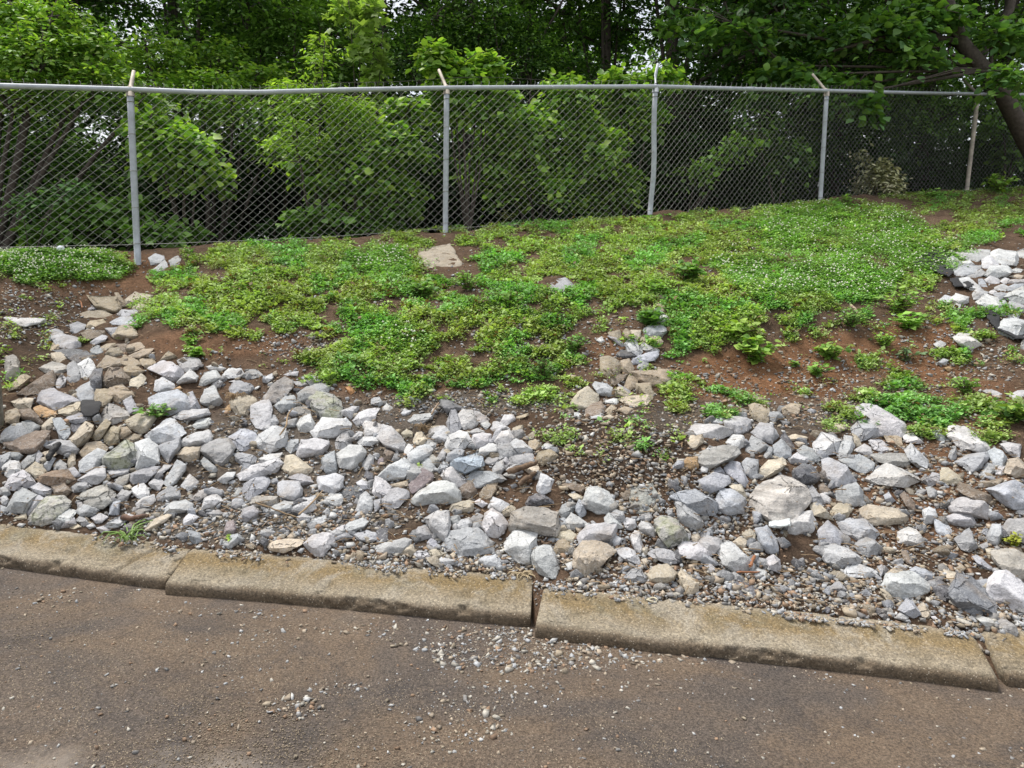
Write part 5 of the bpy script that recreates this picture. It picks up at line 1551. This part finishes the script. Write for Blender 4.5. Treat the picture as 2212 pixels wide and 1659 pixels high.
big = plant('tree', 'large-leaved tree with a dark leaning trunk at the right edge', 'tree', None, (2270, 400), [(1590, 60, 110, 35, 12.6), (1700, 150, 90, 35, 12.6), (1780, 170, 100, 32, 12.4), (1880, 60, 120, 45, 12.8), (1640, 210, 60, 25, 12.6), (2000, 110, 80, 35, 12.9), (1990, 30, 110, 40, 13.0), (2170, 160, 60, 35, 12.6), (1480, 40, 60, 30, 12.8), (1850, 210, 70, 22, 12.4), (1700, 60, 90, 40, 13.3), (2150, 60, 80, 40, 13.4), (1800, -60, 300, 60, 13.5)], 620, 9, .55, .15, G_BLUE + G_MID, LEAF_BIG, droop=.5, r0=.05, ntwig=90, bpx=(2140, 150, 13.5), parts=('branches', 'crown'), baseY=13.6)
tp = [at(2270, 400, 13.8), at(2215, 300, 13.6), at(2160, 190, 13.5), at(2075, 90, 13.3), at(2045, 0, 13.2), at(2030, -120, 13.2)]
V, Fq = tube([(np.array(tp), [.17, .16, .14, .12, .11, .09]), (np.array([at(2160, 190, 13.5), at(2110, 140, 13.9), at(2180, 20, 14.2), at(2200, -100, 14.2)]), [.12, .1, .09, .08]), (np.array([at(2075, 90, 13.3), at(1950, 70, 13.0), at(1800, 110, 12.6)]), [.06, .04, .02])], 10)
link('trunk', mesh_np('trunk', V - np.array(big.location), Fq, M_BARK, smooth=True), big)
plant('shrub', 'leafy shrub right of the rusty last post', 'shrub', GS, (2170, 400), [(2170, 270, 45, 35, 14.6), (2200, 330, 50, 40, 14.8), (2210, 250, 50, 40, 14.8)], 150, 10, .45, .13, G_MID, LEAF_BIG)
plant('sapling', 'thin sapling with few leaves just right of the third post', 'sapling', None, (1478, 458), [(1560, 330, 50, 30, 11.7), (1500, 370, 50, 35, 11.6), (1600, 300, 40, 30, 11.8)], 46, 8, .4, .10, G_MID, LEAF_BIG, r0=.02, ntwig=30)
plant('sapling', 'dim sapling left of the fourth post behind the mesh', 'sapling', None, (1680, 440), [(1640, 280, 60, 50, 12.6), (1700, 340, 50, 50, 12.7)], 90, 9, .45, .11, G_DARK + G_MID, LEAF_BIG, r0=.02)
M_WILT = leaf_mat('wilted leaves', .1, .8)
plant('wilted_bush', 'wilted grey-brown bush between the fourth and fifth posts', 'bush', None, (1895, 430), [(1900, 365, 36, 34, 12.5), (1862, 330, 16, 24, 12.5), (1930, 385, 24, 26, 12.6), (1862, 385, 16, 20, 12.5)], 130, 12, .4, .085, [(0.42, 0.42, 0.24), (0.52, 0.49, 0.32), (0.33, 0.34, 0.19)], LEAF_SLIM, droop=1.0, r0=.012, W=1.4, mat=M_WILT, stemmat=M_STEM)
plant('vine_tangle', 'leafy creeper hanging on the mesh near the left edge', 'creeper', None, (60, 540), [(150, 400, 50, 22, 9.0), (60, 430, 50, 20, 9.0)], 60, 9, .35, .075, G_BLUE, LEAF_MED, r0=.012)
# background trees: a few kinds, each placed with its own height and turn
def bg_tree(seed, h, rad, nt, ll, pal, low):
    global rng
    rng = np.random.default_rng(seed)
    bl_ = []
    for q in range(24):
        z = low + (h * .97 - low) * (q + rng.random()) / 24; rr = rad * math.sin(math.pi * min(max((z - low * .3) / (h - low * .3), .12), .93)) ** .6
        a = rng.uniform(0, 6.28); k = rng.uniform(.25, .8)
        s = rng.uniform(.7, 1.35)
        bl_.append([math.cos(a) * rr * k, math.sin(a) * rr * k, z, s * rad * .42, s * rad * .42, s * rad * .30])
    V, Fq, C, S, E = crown_leaves(bl_, nt, 12, .6, ll, pal, LEAF_MED, .4, shell=.35)
    trunk = np.array([[0, 0, -.5], [.05, 0, h * .2], [rng.normal(0, .12), rng.normal(0, .1), h * .45], [rng.normal(0, .25), rng.normal(0, .2), h * .75], [0, 0, h * .95]])
    tops = [((b[0], b[1], b[2]), .3) for b in bl_[4::3]]
    SV, SF = branch_paths(np.array([0, 0, h * .22]), tops, h * .011, S, E, 60, .25)
    TV, TF = tube([(trunk, [h * .011, h * .009, h * .008, h * .005, h * .002])], 8)
    cm = mesh_np('crown', V, Fq, M_LEAF, C); tm = mesh_np('trunk', np.concatenate([TV, SV]), np.concatenate([TF, SF + len(TV)]), M_BARK)
    return cm, tm
TK = [bg_tree(11, 12, 3.0, 2300, .115, G_DARK + G_MID, 2.2), bg_tree(12, 13, 3.2, 2400, .10, G_DARK, 1.8), bg_tree(13, 11, 2.8, 2000, .13, G_MID + G_DARK, 1.8), bg_tree(14, 14, 2.8, 1500, .10, G_MID, 2.6)]
BG = [(-330, 14.5, 0, 'outermost left background tree, beyond the bright leaning one'), (-60, 13.5, 2, 'dense background tree at the left edge behind the bright leaning one'), (180, 15.5, 1, 'dark background tree seen behind the first fence post'),
      (420, 17.5, 3, 'sparse background tree with sky showing through, above the first bay'), (610, 14.8, 0, 'background tree filling the top left of centre, left of the pale vine'), (830, 16.5, 2, 'background tree directly behind the pale hanging vine'), (1010, 15.5, 1, 'tall dark background tree behind the second fence post'),
      (1150, 19, 0, 'background tree left of the bare slender trunks at top centre'), (1300, 17, 3, 'open background tree with bare slender trunks at top centre'), (1440, 15.8, 1, 'dark background tree above the third fence post'), (1640, 18, 2, 'dark background tree behind the large leaves left of the fourth post'),
      (1780, 16.5, 0, 'background tree above the fourth fence post'), (1960, 18.5, 1, 'background tree between fourth and fifth posts'), (2120, 17.5, 3, 'background tree behind the rusty last post'), (2330, 16.5, 2, 'background tree at the right edge behind the leaning trunk'), (2560, 18, 0, 'outermost right background tree beyond the leaning trunk'),
      (280, 22, 2, 'far tree between the two leftmost fence posts, deep in the wood'), (700, 23, 1, 'far tree deep in the wood behind the feathery sapling'), (1230, 24, 2, 'far tree deep in the wood at the middle of the fence'), (1560, 23, 0, 'far tree deep in the wood right of the third post'), (1900, 24, 2, 'far tree deep in the wood above the wilted bush'), (-200, 20, 1, 'far tree deep in the wood at the left edge'), (2300, 24, 1, 'far tree deep in the wood at the right edge')]
for i, (px_, Y, k, lab) in enumerate(BG):
    a_ = (px_ - CX) / F / CP; p = np.array([a_ * Y, Y, 0]); p[2] = H([p[0]], [Y])[0] - .1
    e = empty('tree', p); tag(e, lab, 'tree', 'background trees of the wood behind the fence')
    rz = R.uniform(0, 6.28); sc_ = R.uniform(.92, 1.15)
    for nm, me in (('crown', TK[k][0]), ('trunk', TK[k][1])):
        o = link(nm, me, e)
    e.rotation_euler = (0, 0, rz); e.scale = (sc_ * 1.1, sc_ * 1.1, sc_)
# undergrowth bushes in the dark below the crowns
def bg_bush(seed, nt, pal, ll):
    global rng
    rng = np.random.default_rng(seed)
    bl_ = [[rng.normal(0, .7), rng.normal(0, .5), rng.uniform(.4, 2.0), .75, .7, .55] for _ in range(7)]
    V, Fq, C, S, E = crown_leaves(bl_, nt, 11, .45, ll, pal, LEAF_MED, .4, shell=.4)
    SV, SF = branch_paths(np.array([0, 0, -.1]), [((b[0], b[1], b[2]), 1) for b in bl_], .02, S, E, 30, .1)
    return mesh_np('foliage', V, Fq, M_LEAF, C), mesh_np('stem', SV, SF, M_BARK)
G_SHADE = [(0.03, 0.065, 0.018), (0.04, 0.085, 0.02)]  # bush leaves coloured extra dark, painting in the shade under the crowns
BK = [bg_bush(21, 380, G_SHADE, .12), bg_bush(22, 380, G_SHADE + G_DARK, .13)]
names = ['far left', 'left', 'left-centre', 'centre', 'right-centre', 'right', 'far right']
bi = 0
BL = [(-250, 'beyond the left edge of the fence view'), (-60, 'at the left edge of the picture'), (110, 'below the bright leaning tree'), (260, 'just left of the first post'), (420, 'between first post and feathery sapling'), (570, 'just left of the feathery sapling'), (700, 'right behind the feathery sapling'), (850, 'just left of the second post'),
      (1010, 'just right of the second post'), (1150, 'midway between second and third posts'), (1290, 'just left of the third post'), (1430, 'just right of the third post'), (1560, 'midway between third and fourth posts'), (1700, 'just left of the fourth post'), (1840, 'just right of the fourth post'), (1980, 'behind the right side of the wilted bush'), (2110, 'behind the rusty last post'), (2240, 'at the right edge of the picture'), (2420, 'beyond the right edge of the picture')]
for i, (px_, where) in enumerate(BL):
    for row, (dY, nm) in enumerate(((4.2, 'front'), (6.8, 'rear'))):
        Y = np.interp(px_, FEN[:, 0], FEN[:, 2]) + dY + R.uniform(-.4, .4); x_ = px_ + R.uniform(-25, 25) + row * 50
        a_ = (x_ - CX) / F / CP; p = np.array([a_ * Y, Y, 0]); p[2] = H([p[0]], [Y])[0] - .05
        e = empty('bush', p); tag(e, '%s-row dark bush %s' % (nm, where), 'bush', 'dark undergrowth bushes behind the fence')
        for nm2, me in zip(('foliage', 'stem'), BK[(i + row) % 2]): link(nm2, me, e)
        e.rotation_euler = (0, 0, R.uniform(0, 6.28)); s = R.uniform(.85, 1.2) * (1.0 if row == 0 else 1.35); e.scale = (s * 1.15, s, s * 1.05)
# far wood: reads as one mass
rng = np.random.default_rng(77)
bl_ = []
for x in np.arange(-34, 38, 2.6):
    for z in (0.5, 2.5, 4.5, 6.5, 9, 11.5):
        bl_.append([x + rng.normal(0, .8), 29 + rng.normal(0, 1.2), z + rng.normal(0, .6), 2.1, 1.4, 1.7])
V, Fq, C, S, E = crown_leaves(bl_, 11000, 11, .9, .36, G_DARK, LEAF_MED, .3, shell=.3)
fw = link('far_wood', mesh_np('far_wood', V, Fq, M_LEAF, C)); tag(fw, 'distant mass of dark woodland foliage closing the view', 'woodland', None, 'stuff')
# weeds hugging the fence foot, beyond the mesh
# ================================================================ SMALL THINGS
rng = np.random.default_rng(99)
def weed(label, px, py, spx, nst, ll, pal, T=LEAF_MED, cat='weed', name='weed_plant', group='leafy weeds on the bank', hk=1.0, nl=7, W=1.0):
    spx = spx * 1.2; ll = ll * 0.95; nst = int(nst * 1.3); P, ok = hit([px], [py + spx * .4]); p = P[0]; s = spx * p[1] / F
    n = nst; a = rng.uniform(0, 6.28, n); rr = rng.uniform(.15, 1.0, n) * s
    top = p + np.stack([np.cos(a) * rr, np.sin(a) * rr * .8, (0.35 + .75 * rng.random(n) * (1.1 - rr / s * .5)) * s * hk], 1)
    f = (np.arange(nl)[None] + .6) / nl
    q = p[None, None] + (top - p)[:, None] * f[..., None]; q[..., 2] += (f * (1 - f) * .5 * s)
    D = rnd_dir(n * nl, -.25, .45); U = np.tile([0, 0, 1.], (n * nl, 1)) + rng.normal(0, .35, (n * nl, 3)) + np.array([0, -.35, 0])
    pal = np.asarray(pal); C = pal[rng.integers(0, len(pal), n * nl)] * rng.uniform(.75, 1.25, (n * nl, 1))
    V, Fq, C = leaves(q.reshape(-1, 3), D, U, ll * rng.uniform(.6, 1.3, n * nl), C, T, W)
    st = [(np.array([p, (p + t) / 2 + [0, 0, .12 * s], t]), [.0035, .0028, .0015]) for t in top]
    SV, SF = tube(st, 4)
    e = empty(name, p); tag(e, label, cat, group)
    link('foliage', mesh_np('foliage', V - p, Fq, M_WEED, C), e); link('stem', mesh_np('stem', SV - p, SF, M_STEM), e)
Y_G = [(0.33, 0.48, 0.09), (0.28, 0.43, 0.08)]; M_G = [(0.19, 0.36, 0.06), (0.25, 0.43, 0.08)]; D_G = [(0.11, 0.24, 0.05), (0.14, 0.28, 0.06)]; B_G = [(0.17, 0.28, 0.13), (0.21, 0.33, 0.15)]
weed('largest yellow-green leafy weed hanging over the red clay cut', 1632, 760, 48, 26, .075, Y_G + M_G, LEAF_BIG)
weed('leafy weed just above left of the yellow-green one on the clay cut', 1590, 715, 38, 18, .07, Y_G, LEAF_BIG)
weed('pale leafy weed at the left end of the clay cut', 1545, 700, 26, 10, .06, Y_G, LEAF_BIG)
weed('mid-green weed with a bright crown right of the clay cut centre', 1795, 762, 30, 14, .06, Y_G + M_G, LEAF_BIG)
weed('low weed clump at the foot of the clay cut, right of the tallest', 1765, 800, 28, 14, .05, M_G)
weed('small sprout at the bottom of the clay cut', 1720, 785, 14, 6, .04, M_G)
weed('dark leafy weed on the slope above the clay cut, right side', 1835, 690, 38, 20, .05, D_G + M_G)
weed('bright upright weed right of the dark one above the clay', 1910, 735, 30, 16, .05, M_G + Y_G)
weed('big bright bushy weed below the left corner of the black fabric', 1945, 655, 50, 30, .06, Y_G + M_G)
weed('weed with long smooth leaves below the bushy one', 1965, 695, 32, 10, .10, M_G, LEAF_SLIM, W=1.6)
weed('bluish thin weed with oval leaves on the bare right slope', 1955, 765, 32, 9, .05, B_G)
weed('feathery weed with one yellow leaf low on the right slope', 2085, 835, 32, 18, .045, M_G)
weed('leafy vine weed near the right edge beside white stones', 2185, 895, 36, 16, .07, D_G + Y_G, LEAF_BIG)
weed('large-leaved weed beside the small bare spot in the green slope', 1487, 590, 40, 24, .07, M_G + D_G, LEAF_BIG)
weed('leafy weed left of the large-leaved one on the green slope', 1420, 625, 24, 12, .055, M_G)
weed('dark weed with long leaves over the top stones of the middle gully', 1405, 690, 28, 14, .075, D_G, LEAF_BIG)
weed('dark small-leaved weed left of the middle gully stones', 1170, 800, 36, 24, .04, D_G)
weed('dark weed patch up-slope left of the middle gully', 1240, 745, 34, 20, .045, D_G + M_G)
weed('nettle-like weed mat right of the sunken cream slab', 1010, 610, 36, 22, .05, M_G)
weed('leafy weed below the sunken cream slab', 915, 628, 30, 18, .06, D_G + M_G, LEAF_BIG)
weed('weed in the middle of the slope, above the bare patch', 1100, 655, 32, 18, .055, M_G, LEAF_BIG)
weed('leafy weed by the brown cut at the left gully head', 415, 735, 20, 8, .05, M_G)
weed('heart-leaved weed above the white flat rock of the left heap', 425, 765, 20, 8, .06, M_G, LEAF_BIG)
weed('bright weed on the top edge of the tan gully stones', 262, 727, 13, 6, .04, Y_G)
weed('small seedling growing out of the fine gravel near the kerb', 500, 1160, 12, 3, .035, Y_G, LEAF_MED)
weed('sapling sprouting among grey rocks of the left heap', 340, 890, 36, 9, .055, D_G + M_G, LEAF_MED, name='sapling', cat='sapling')
weed('yellow-green tuft on the last rock at the right edge', 2190, 1168, 22, 22, .025, [(0.33, 0.36, 0.04)], LEAF_SM)
weed('yellow sprout between dark stones near the upper left gully', 178, 735, 14, 8, .03, Y_G)
weed('leafy weed at the foot of the fence right of the third post', 1570, 440, 20, 8, .07, Y_G, LEAF_BIG)
weed('pale weed clump at the fence foot left of the third post', 1300, 455, 30, 22, .06, Y_G + M_G)
weed('weed clump at the fence foot midway between second and third posts', 1095, 472, 24, 16, .055, [(0.2, 0.2, 0.07), (0.15, 0.22, 0.05)])
weed('dry dark weed at the fence foot right of the first post', 518, 515, 18, 16, .04, [(0.11, 0.09, 0.05)])
weed('weed with drooping leaves at the fence foot, right of the wilted bush', 2010, 420, 22, 12, .07, M_G)
weed('large-leaved weed on the crest at the right edge', 2160, 400, 34, 20, .085, Y_G + M_G, LEAF_BIG)
weed('leafy weed on the crest right of the fourth post', 1830, 435, 22, 12, .06, M_G)
weed('tiny green sprout between grey rocks, above the kerb centre left', 905, 1010, 10, 6, .025, Y_G, LEAF_SM)
# grass tuft hanging over the kerb
def blades(name, label, cat, px, py, n, L, col, mat, wd=.004, spread=1.0, hang=None):
    P, ok = hit([px], [py]); p = P[0]; paths = []
    for _ in range(n):
        a = R.uniform(0, 6.28) if hang is None else R.gauss(hang, .6); l = L * R.uniform(.5, 1.2)
        d = np.array([math.cos(a), math.sin(a), 0]) * spread
        b0 = p + np.array([R.gauss(0, .015), R.gauss(0, .012), 0])
        paths.append((np.array([b0, b0 + d * l * .35 + [0, 0, l * .45], b0 + d * l * .75 + [0, 0, l * .5], b0 + d * l + [0, 0, l * .22]]), [wd * .5, wd, wd * .8, wd * .15]))
    V, Fq = tube(paths, 4); V = V - p
    o = link(name, mesh_np(name, V, Fq, mat), loc=p); tag(o, label, cat)
M_GRASS = plain('grass blades', (0.15, 0.25, 0.05), .6, 0, 9, .3)
blades('grass_tuft', 'tuft of green grass bending over the kerb by the brown stick', 'grass tuft', 278, 1172, 22, .16, None, M_GRASS, .004)
blades('dried_plant', 'brown dried plant clump caught between the pale rocks', 'dried plant', 512, 870, 60, .13, None, M_DRY, .003, .6)
blades('dried_plant', 'clump of dry straw standing between rocks of the middle heap', 'dried plant', 915, 935, 40, .11, None, M_DRY, .0028, .5)
blades('dried_straw', 'straw-coloured chips heaped against the kerb joint', 'straw', 1130, 1248, 40, .07, None, plain('pale straw', (0.40, 0.32, 0.20), .9, 0, 9, .3), .004, 1.2)
# sticks and wood
def stick(name, label, cat, pts, rad, mat, lift=.02, n=8):
    P, ok = hit(*np.array(pts, float).T); P[:, 2] += lift
    q = np.linspace(0, len(P) - 1, 12); Pq = np.stack([np.interp(q, np.arange(len(P)), P[:, i]) for i in range(3)], 1) + rng.normal(0, rad * .15, (12, 3))
    r_ = rad * np.interp(np.linspace(0, 1, 12), [0, .1, .85, 1], [.7, 1, .85, .5]) * rng.uniform(.88, 1.12, 12)
    V, Fq = tube([(Pq, r_)], n); c = Pq.mean(0)
    o = link(name, mesh_np(name, V - c, Fq, mat), loc=c); tag(o, label, cat)
M_WOOD = plain('wet brown wood', (0.13, 0.07, 0.045), .7, 0, 25, .4, .6)
M_DRIFT = plain('splintered driftwood', (0.16, 0.105, 0.065), .8, 0, 35, .5, .8)
M_OR = plain('reddish split wood', (0.30, 0.13, 0.06), .8, 0, 30, .3)
def DP(tile, *c): return [tuple(Dpt(tile, x, y)) for x, y in c]
stick('stick', 'smooth wet brown stick lying behind the left kerb', 'stick', DP('B', (131, 123), (145, 123), (161, 121)), .016, M_WOOD, .035)
stick('driftwood', 'long dark splinter of driftwood in the centre of the heap', 'driftwood', DP('E', (172, 105), (188, 100), (204, 95)), .020, M_DRIFT, .09)
stick('driftwood', 'shorter splinter of driftwood beneath the long one', 'driftwood', DP('E', (184, 112), (192, 106), (203, 98)), .017, M_DRIFT, .05)
stick('stick', 'reddish splinter standing between rocks above the right kerb', 'stick', DP('H', (109, 65), (111, 61), (112, 58)), .010, M_OR, .05, 5)
stick('stick', 'thin reddish twig lying flat under the standing splinter', 'stick', DP('H', (101, 66), (109, 66), (115, 66)), .006, M_OR, .03, 5)
stick('stick', 'pale dead branch on the weedy slope above the clay cut', 'stick', DP('L', (19, 44), (23, 48), (26, 54)), .012, plain('pale bark', (.36, .27, .2), .9, 0, 20, .3), .04)
stick('stick', 'straight thin stick leaning beside the dark wood chunk', 'stick', DP('E', (90, 35), (94, 28), (98, 22)), .007, plain('dry grey-brown wood', (.30, .22, .15), .9, 0, 20, .3), .05)
stick('stick', 'small red-brown stick upright in the soil of the left gully slope', 'stick', DP('A', (89, 27), (88, 22), (86, 19)), .007, M_OR, .04)
stick('twig', 'bent wiry twig arching over the gravel at left centre', 'twig', DP('D', (102, 95), (110, 88), (120, 78), (128, 68)), .005, M_DRY, .08)
stick('twig', 'long curved root trailing over the fine gravel', 'twig', DP('D', (55, 78), (70, 83), (85, 89), (102, 95)), .005, M_DRY, .06)
stick('twig', 'upright bent twig beside the round pale rock', 'twig', DP('C', (126, 110), (133, 100), (134, 88), (140, 80)), .006, M_DRY, .10)
stick('hose', 'short black ribbed hose poking out of the left heap', 'hose', DP('B', (65, 47), (60, 54), (55, 60), (53, 66)), .020, plain('black rubber', (.012, .012, .013), .6, 0, 60, .3, .6), .07, 10)
def chunk(name, label, cat, tile, pts, mat, seed, col):
    P = np.array([Dpt(tile, x, y) for x, y in pts]); x, y = P[:, 0], P[:, 1]
    if 0.5 * np.sum(x * np.roll(y, -1) - np.roll(x, -1) * y) > 0: P = P[::-1]
    V, Fc, org, S = rock_mesh(P, seed, False, 3)
    o = link(name, mesh_np(name, V, Fc, mat, np.tile(col, (len(V), 1))), loc=org); tag(o, label, cat)
M_SLW = plain('weathered grey wood', (0.16, 0.16, 0.165), .8, 0, 14, .4, .7)
chunk('wood_chunk', 'dark weathered split wood chunk at the upper edge of the middle heap', 'wood chunk', 'E', [(98, 20), (100, 11), (107, 11), (125, 20), (118, 25), (107, 28)], M_SLW, 901, (.1, .1, .1))
chunk('brick_scrap', 'orange-brown brick scrap on the soil above the big mottled boulder', 'brick', 'C', [(195, 42), (200, 40), (208, 47), (201, 51)], plain('brick', (.38, .2, .09), .9, 0, 50, .25, .6), 902, (.4, .2, .1))
chunk('red_scrap', 'tiny red plastic scrap wedged among stones at the right edge', 'plastic scrap', 'J', [(106.4, 46.5), (107.5, 44.6), (109.4, 45.4), (109.6, 47.4)], plain('red plastic', (.55, .01, .01), .4, 0, 5, .1), 903, (.5, 0, 0))
# leaning post at the left edge
P, ok = hit([4], [925]); p = P[0]
bm = bmesh.new(); bmesh.ops.create_cube(bm, size=1.0)
hgt_ = (925 - 733) * p[1] / F * 1.05
for v in bm.verts: v.co = Vector((v.co.x * .085, v.co.y * .085, (v.co.z + .5) * (hgt_ + .2) - .2))
bmesh.ops.subdivide_edges(bm, edges=[e for e in bm.edges if abs(e.verts[0].co.z - e.verts[1].co.z) > .1], cuts=18)
bmesh.ops.bevel(bm, geom=[e for e in bm.edges], offset=.006, segments=1, affect='EDGES', clamp_overlap=True)
for v in bm.verts:
    w_ = float(fbm(v.co.x * 20 + 3, v.co.y * 20, v.co.z * 9, 2)) - .5
    v.co += Vector((v.co.x, v.co.y, 0)).normalized() * w_ * .012 + Vector((0, 0, w_ * .01))
me = bpy.data.meshes.new('weathered_post'); bm.to_mesh(me); bm.free()
def post_mat():
    m, n, b = new_mat('lichened concrete'); P_ = pos(n)
    c = ramp(n, noise(n, 14, 6, .7, P_), [(.3, (.075, .065, .05)), (.5, (.17, .155, .125)), (.72, (.30, .29, .25))])
    l = ramp(n, noise(n, 9, 5, .7, P_, .5), [(.52, 0.0), (.6, 1.0)]); c = mixc(n, math_(n, 'MULTIPLY', l, .6), c, (.19, .19, .05))
    n.links.new(c, b.inputs['Base Color']); b.inputs['Roughness'].default_value = .9
    bump(n, b, noise(n, 90, 5, .7, P_), 1.0, .01); return m
me.materials.append(post_mat())
po = link('weathered_post', me, loc=p + np.array([-0.046, 0, 0])); po.rotation_euler = (0.02, math.radians(.5), .2)
tag(po, 'short lichen-stained square post standing at the left edge', 'post')
# ball in the clover
P, ok = hit([132], [548]); p = P[0]; rb_ = 8.2 * p[1] / F
bm = bmesh.new(); bmesh.ops.create_uvsphere(bm, u_segments=32, v_segments=20, radius=rb_)
for v in bm.verts:
    if abs(v.co.z) < rb_ * .05: v.co *= .975
    v.co.x *= .95
me = bpy.data.meshes.new('ball'); bm.to_mesh(me); bm.free(); me.polygons.foreach_set('use_smooth', [True] * len(me.polygons))
me.materials.append(plain('white rubber', (.62, .66, .72), .5, 0, 30, .08))
bo = link('ball', me, loc=p + np.array([0, 0, rb_ * 1.1])); bo.rotation_euler = (.5, .4, 0); tag(bo, 'small white ball lying in the clover near the left edge', 'ball')
# ring on the kerb
p = on_road(1225 + 6, 1307, KH - .01)[None][0]; p = np.array(on_road([Dpt('H', 48.5, 81)[0]], [Dpt('H', 48.5, 81)[1]], KH)[0])
an = np.linspace(0, 2 * math.pi * .93, 26)
V, Fq = tube([(np.stack([np.cos(an) * .024, np.sin(an) * .020, .004 + .004 * np.sin(an * 2)], 1), .0045)], 6)
ro = link('ring', mesh_np('ring', V, Fq, plain('yellowed plastic', (.55, .5, .36), .6, 0, 20, .15)), loc=p + np.array([0, 0, .006])); tag(ro, 'small yellowed open ring lying on top of the kerb', 'ring')
# landscape fabric, draped
def sheet(label, poly, lift, mat, step=3.0, name='landscape_fabric', cat='fabric', wr=.02):
    poly = np.array(poly, float); x0, y0_ = poly.min(0) - step; x1, y1 = poly.max(0) + step
    xs = np.arange(x0, x1, step); ys = np.arange(y0_, y1, step); GX, GY = np.meshgrid(xs, ys)
    P, ok = hit(GX.ravel(), GY.ravel())
    P[:, 2] += lift + wr * (fbm(P[:, 0] * 9, P[:, 1] * 9, 4, 3))
    inside = inpoly(GX.ravel(), GY.ravel(), poly)
    Fq = gridF(len(ys), len(xs)); Fq = Fq[inside[Fq].sum(1) >= 3]
    use = np.unique(Fq); mp = -np.ones(len(P), int); mp[use] = np.arange(len(use)); c = P[use].mean(0)
    me = mesh_np(name, P[use] - c, mp[Fq], mat, smooth=True)
    o = link(name, me, loc=c); md = o.modifiers.new('thickness', 'SOLIDIFY'); md.thickness = .006
    tag(o, label, cat)
M_FAB = plain('black geotextile', (.018, .018, .02), .75, 0, 160, .5, .5)
sheet('black landscape fabric showing at the upper left edge of the upper pile', DP('L', (55, 19), (60, 16), (67, 11), (78, 8), (86, 9), (80, 14), (76, 18), (84, 24), (80, 27), (70, 23), (62, 20)), .03, M_FAB)
sheet('black landscape fabric patch under the middle of the upper pile', DP('L', (80, 28), (88, 26), (96, 32), (92, 34), (84, 33)), .03, M_FAB)
sheet('black landscape fabric hanging below the lower edge of the upper pile', DP('L', (102, 46), (106, 47), (112, 52), (112, 58), (120, 62), (127, 60), (131, 66), (122, 66), (110, 60), (104, 53)), .03, M_FAB)
sheet('black landscape fabric exposed between the stones of the left gully', DP('A', (88, 132), (97, 130), (112, 134), (108, 146), (100, 150), (92, 150), (88, 144)), .05, M_FAB)
# crushed clear cup
P, ok = hit(*np.array(DP('I', (76, 88)), float).T); p = P[0]
bm = bmesh.new(); bmesh.ops.create_cone(bm, cap_ends=False, cap_tris=False, segments=28, radius1=.034, radius2=.047, depth=.11)
bmesh.ops.subdivide_edges(bm, edges=[e for e in bm.edges if abs(e.verts[0].co.z - e.verts[1].co.z) > .05], cuts=12)
for v in bm.verts:
    w_ = float(fbm(v.co.x * 40 + 2, v.co.y * 40, v.co.z * 40, 2)) - .5
    v.co.y *= .38; v.co += Vector((w_ * .02, w_ * .022, w_ * .01))
me = bpy.data.meshes.new('plastic_cup'); bm.to_mesh(me); bm.free()
m, n_, b_ = new_mat('clear crushed plastic'); b_.inputs['Base Color'].default_value = (.75, .8, .8, 1); b_.inputs['Roughness'].default_value = .2; b_.inputs['Alpha'].default_value = .55
me.materials.append(m)
co = link('plastic_cup', me, loc=p + np.array([0, -.02, .05])); co.rotation_euler = (math.radians(80), 0, math.radians(70)); md = co.modifiers.new('t', 'SOLIDIFY'); md.thickness = .0015
tag(co, 'crushed clear plastic cup below the biggest layered boulder', 'plastic cup')
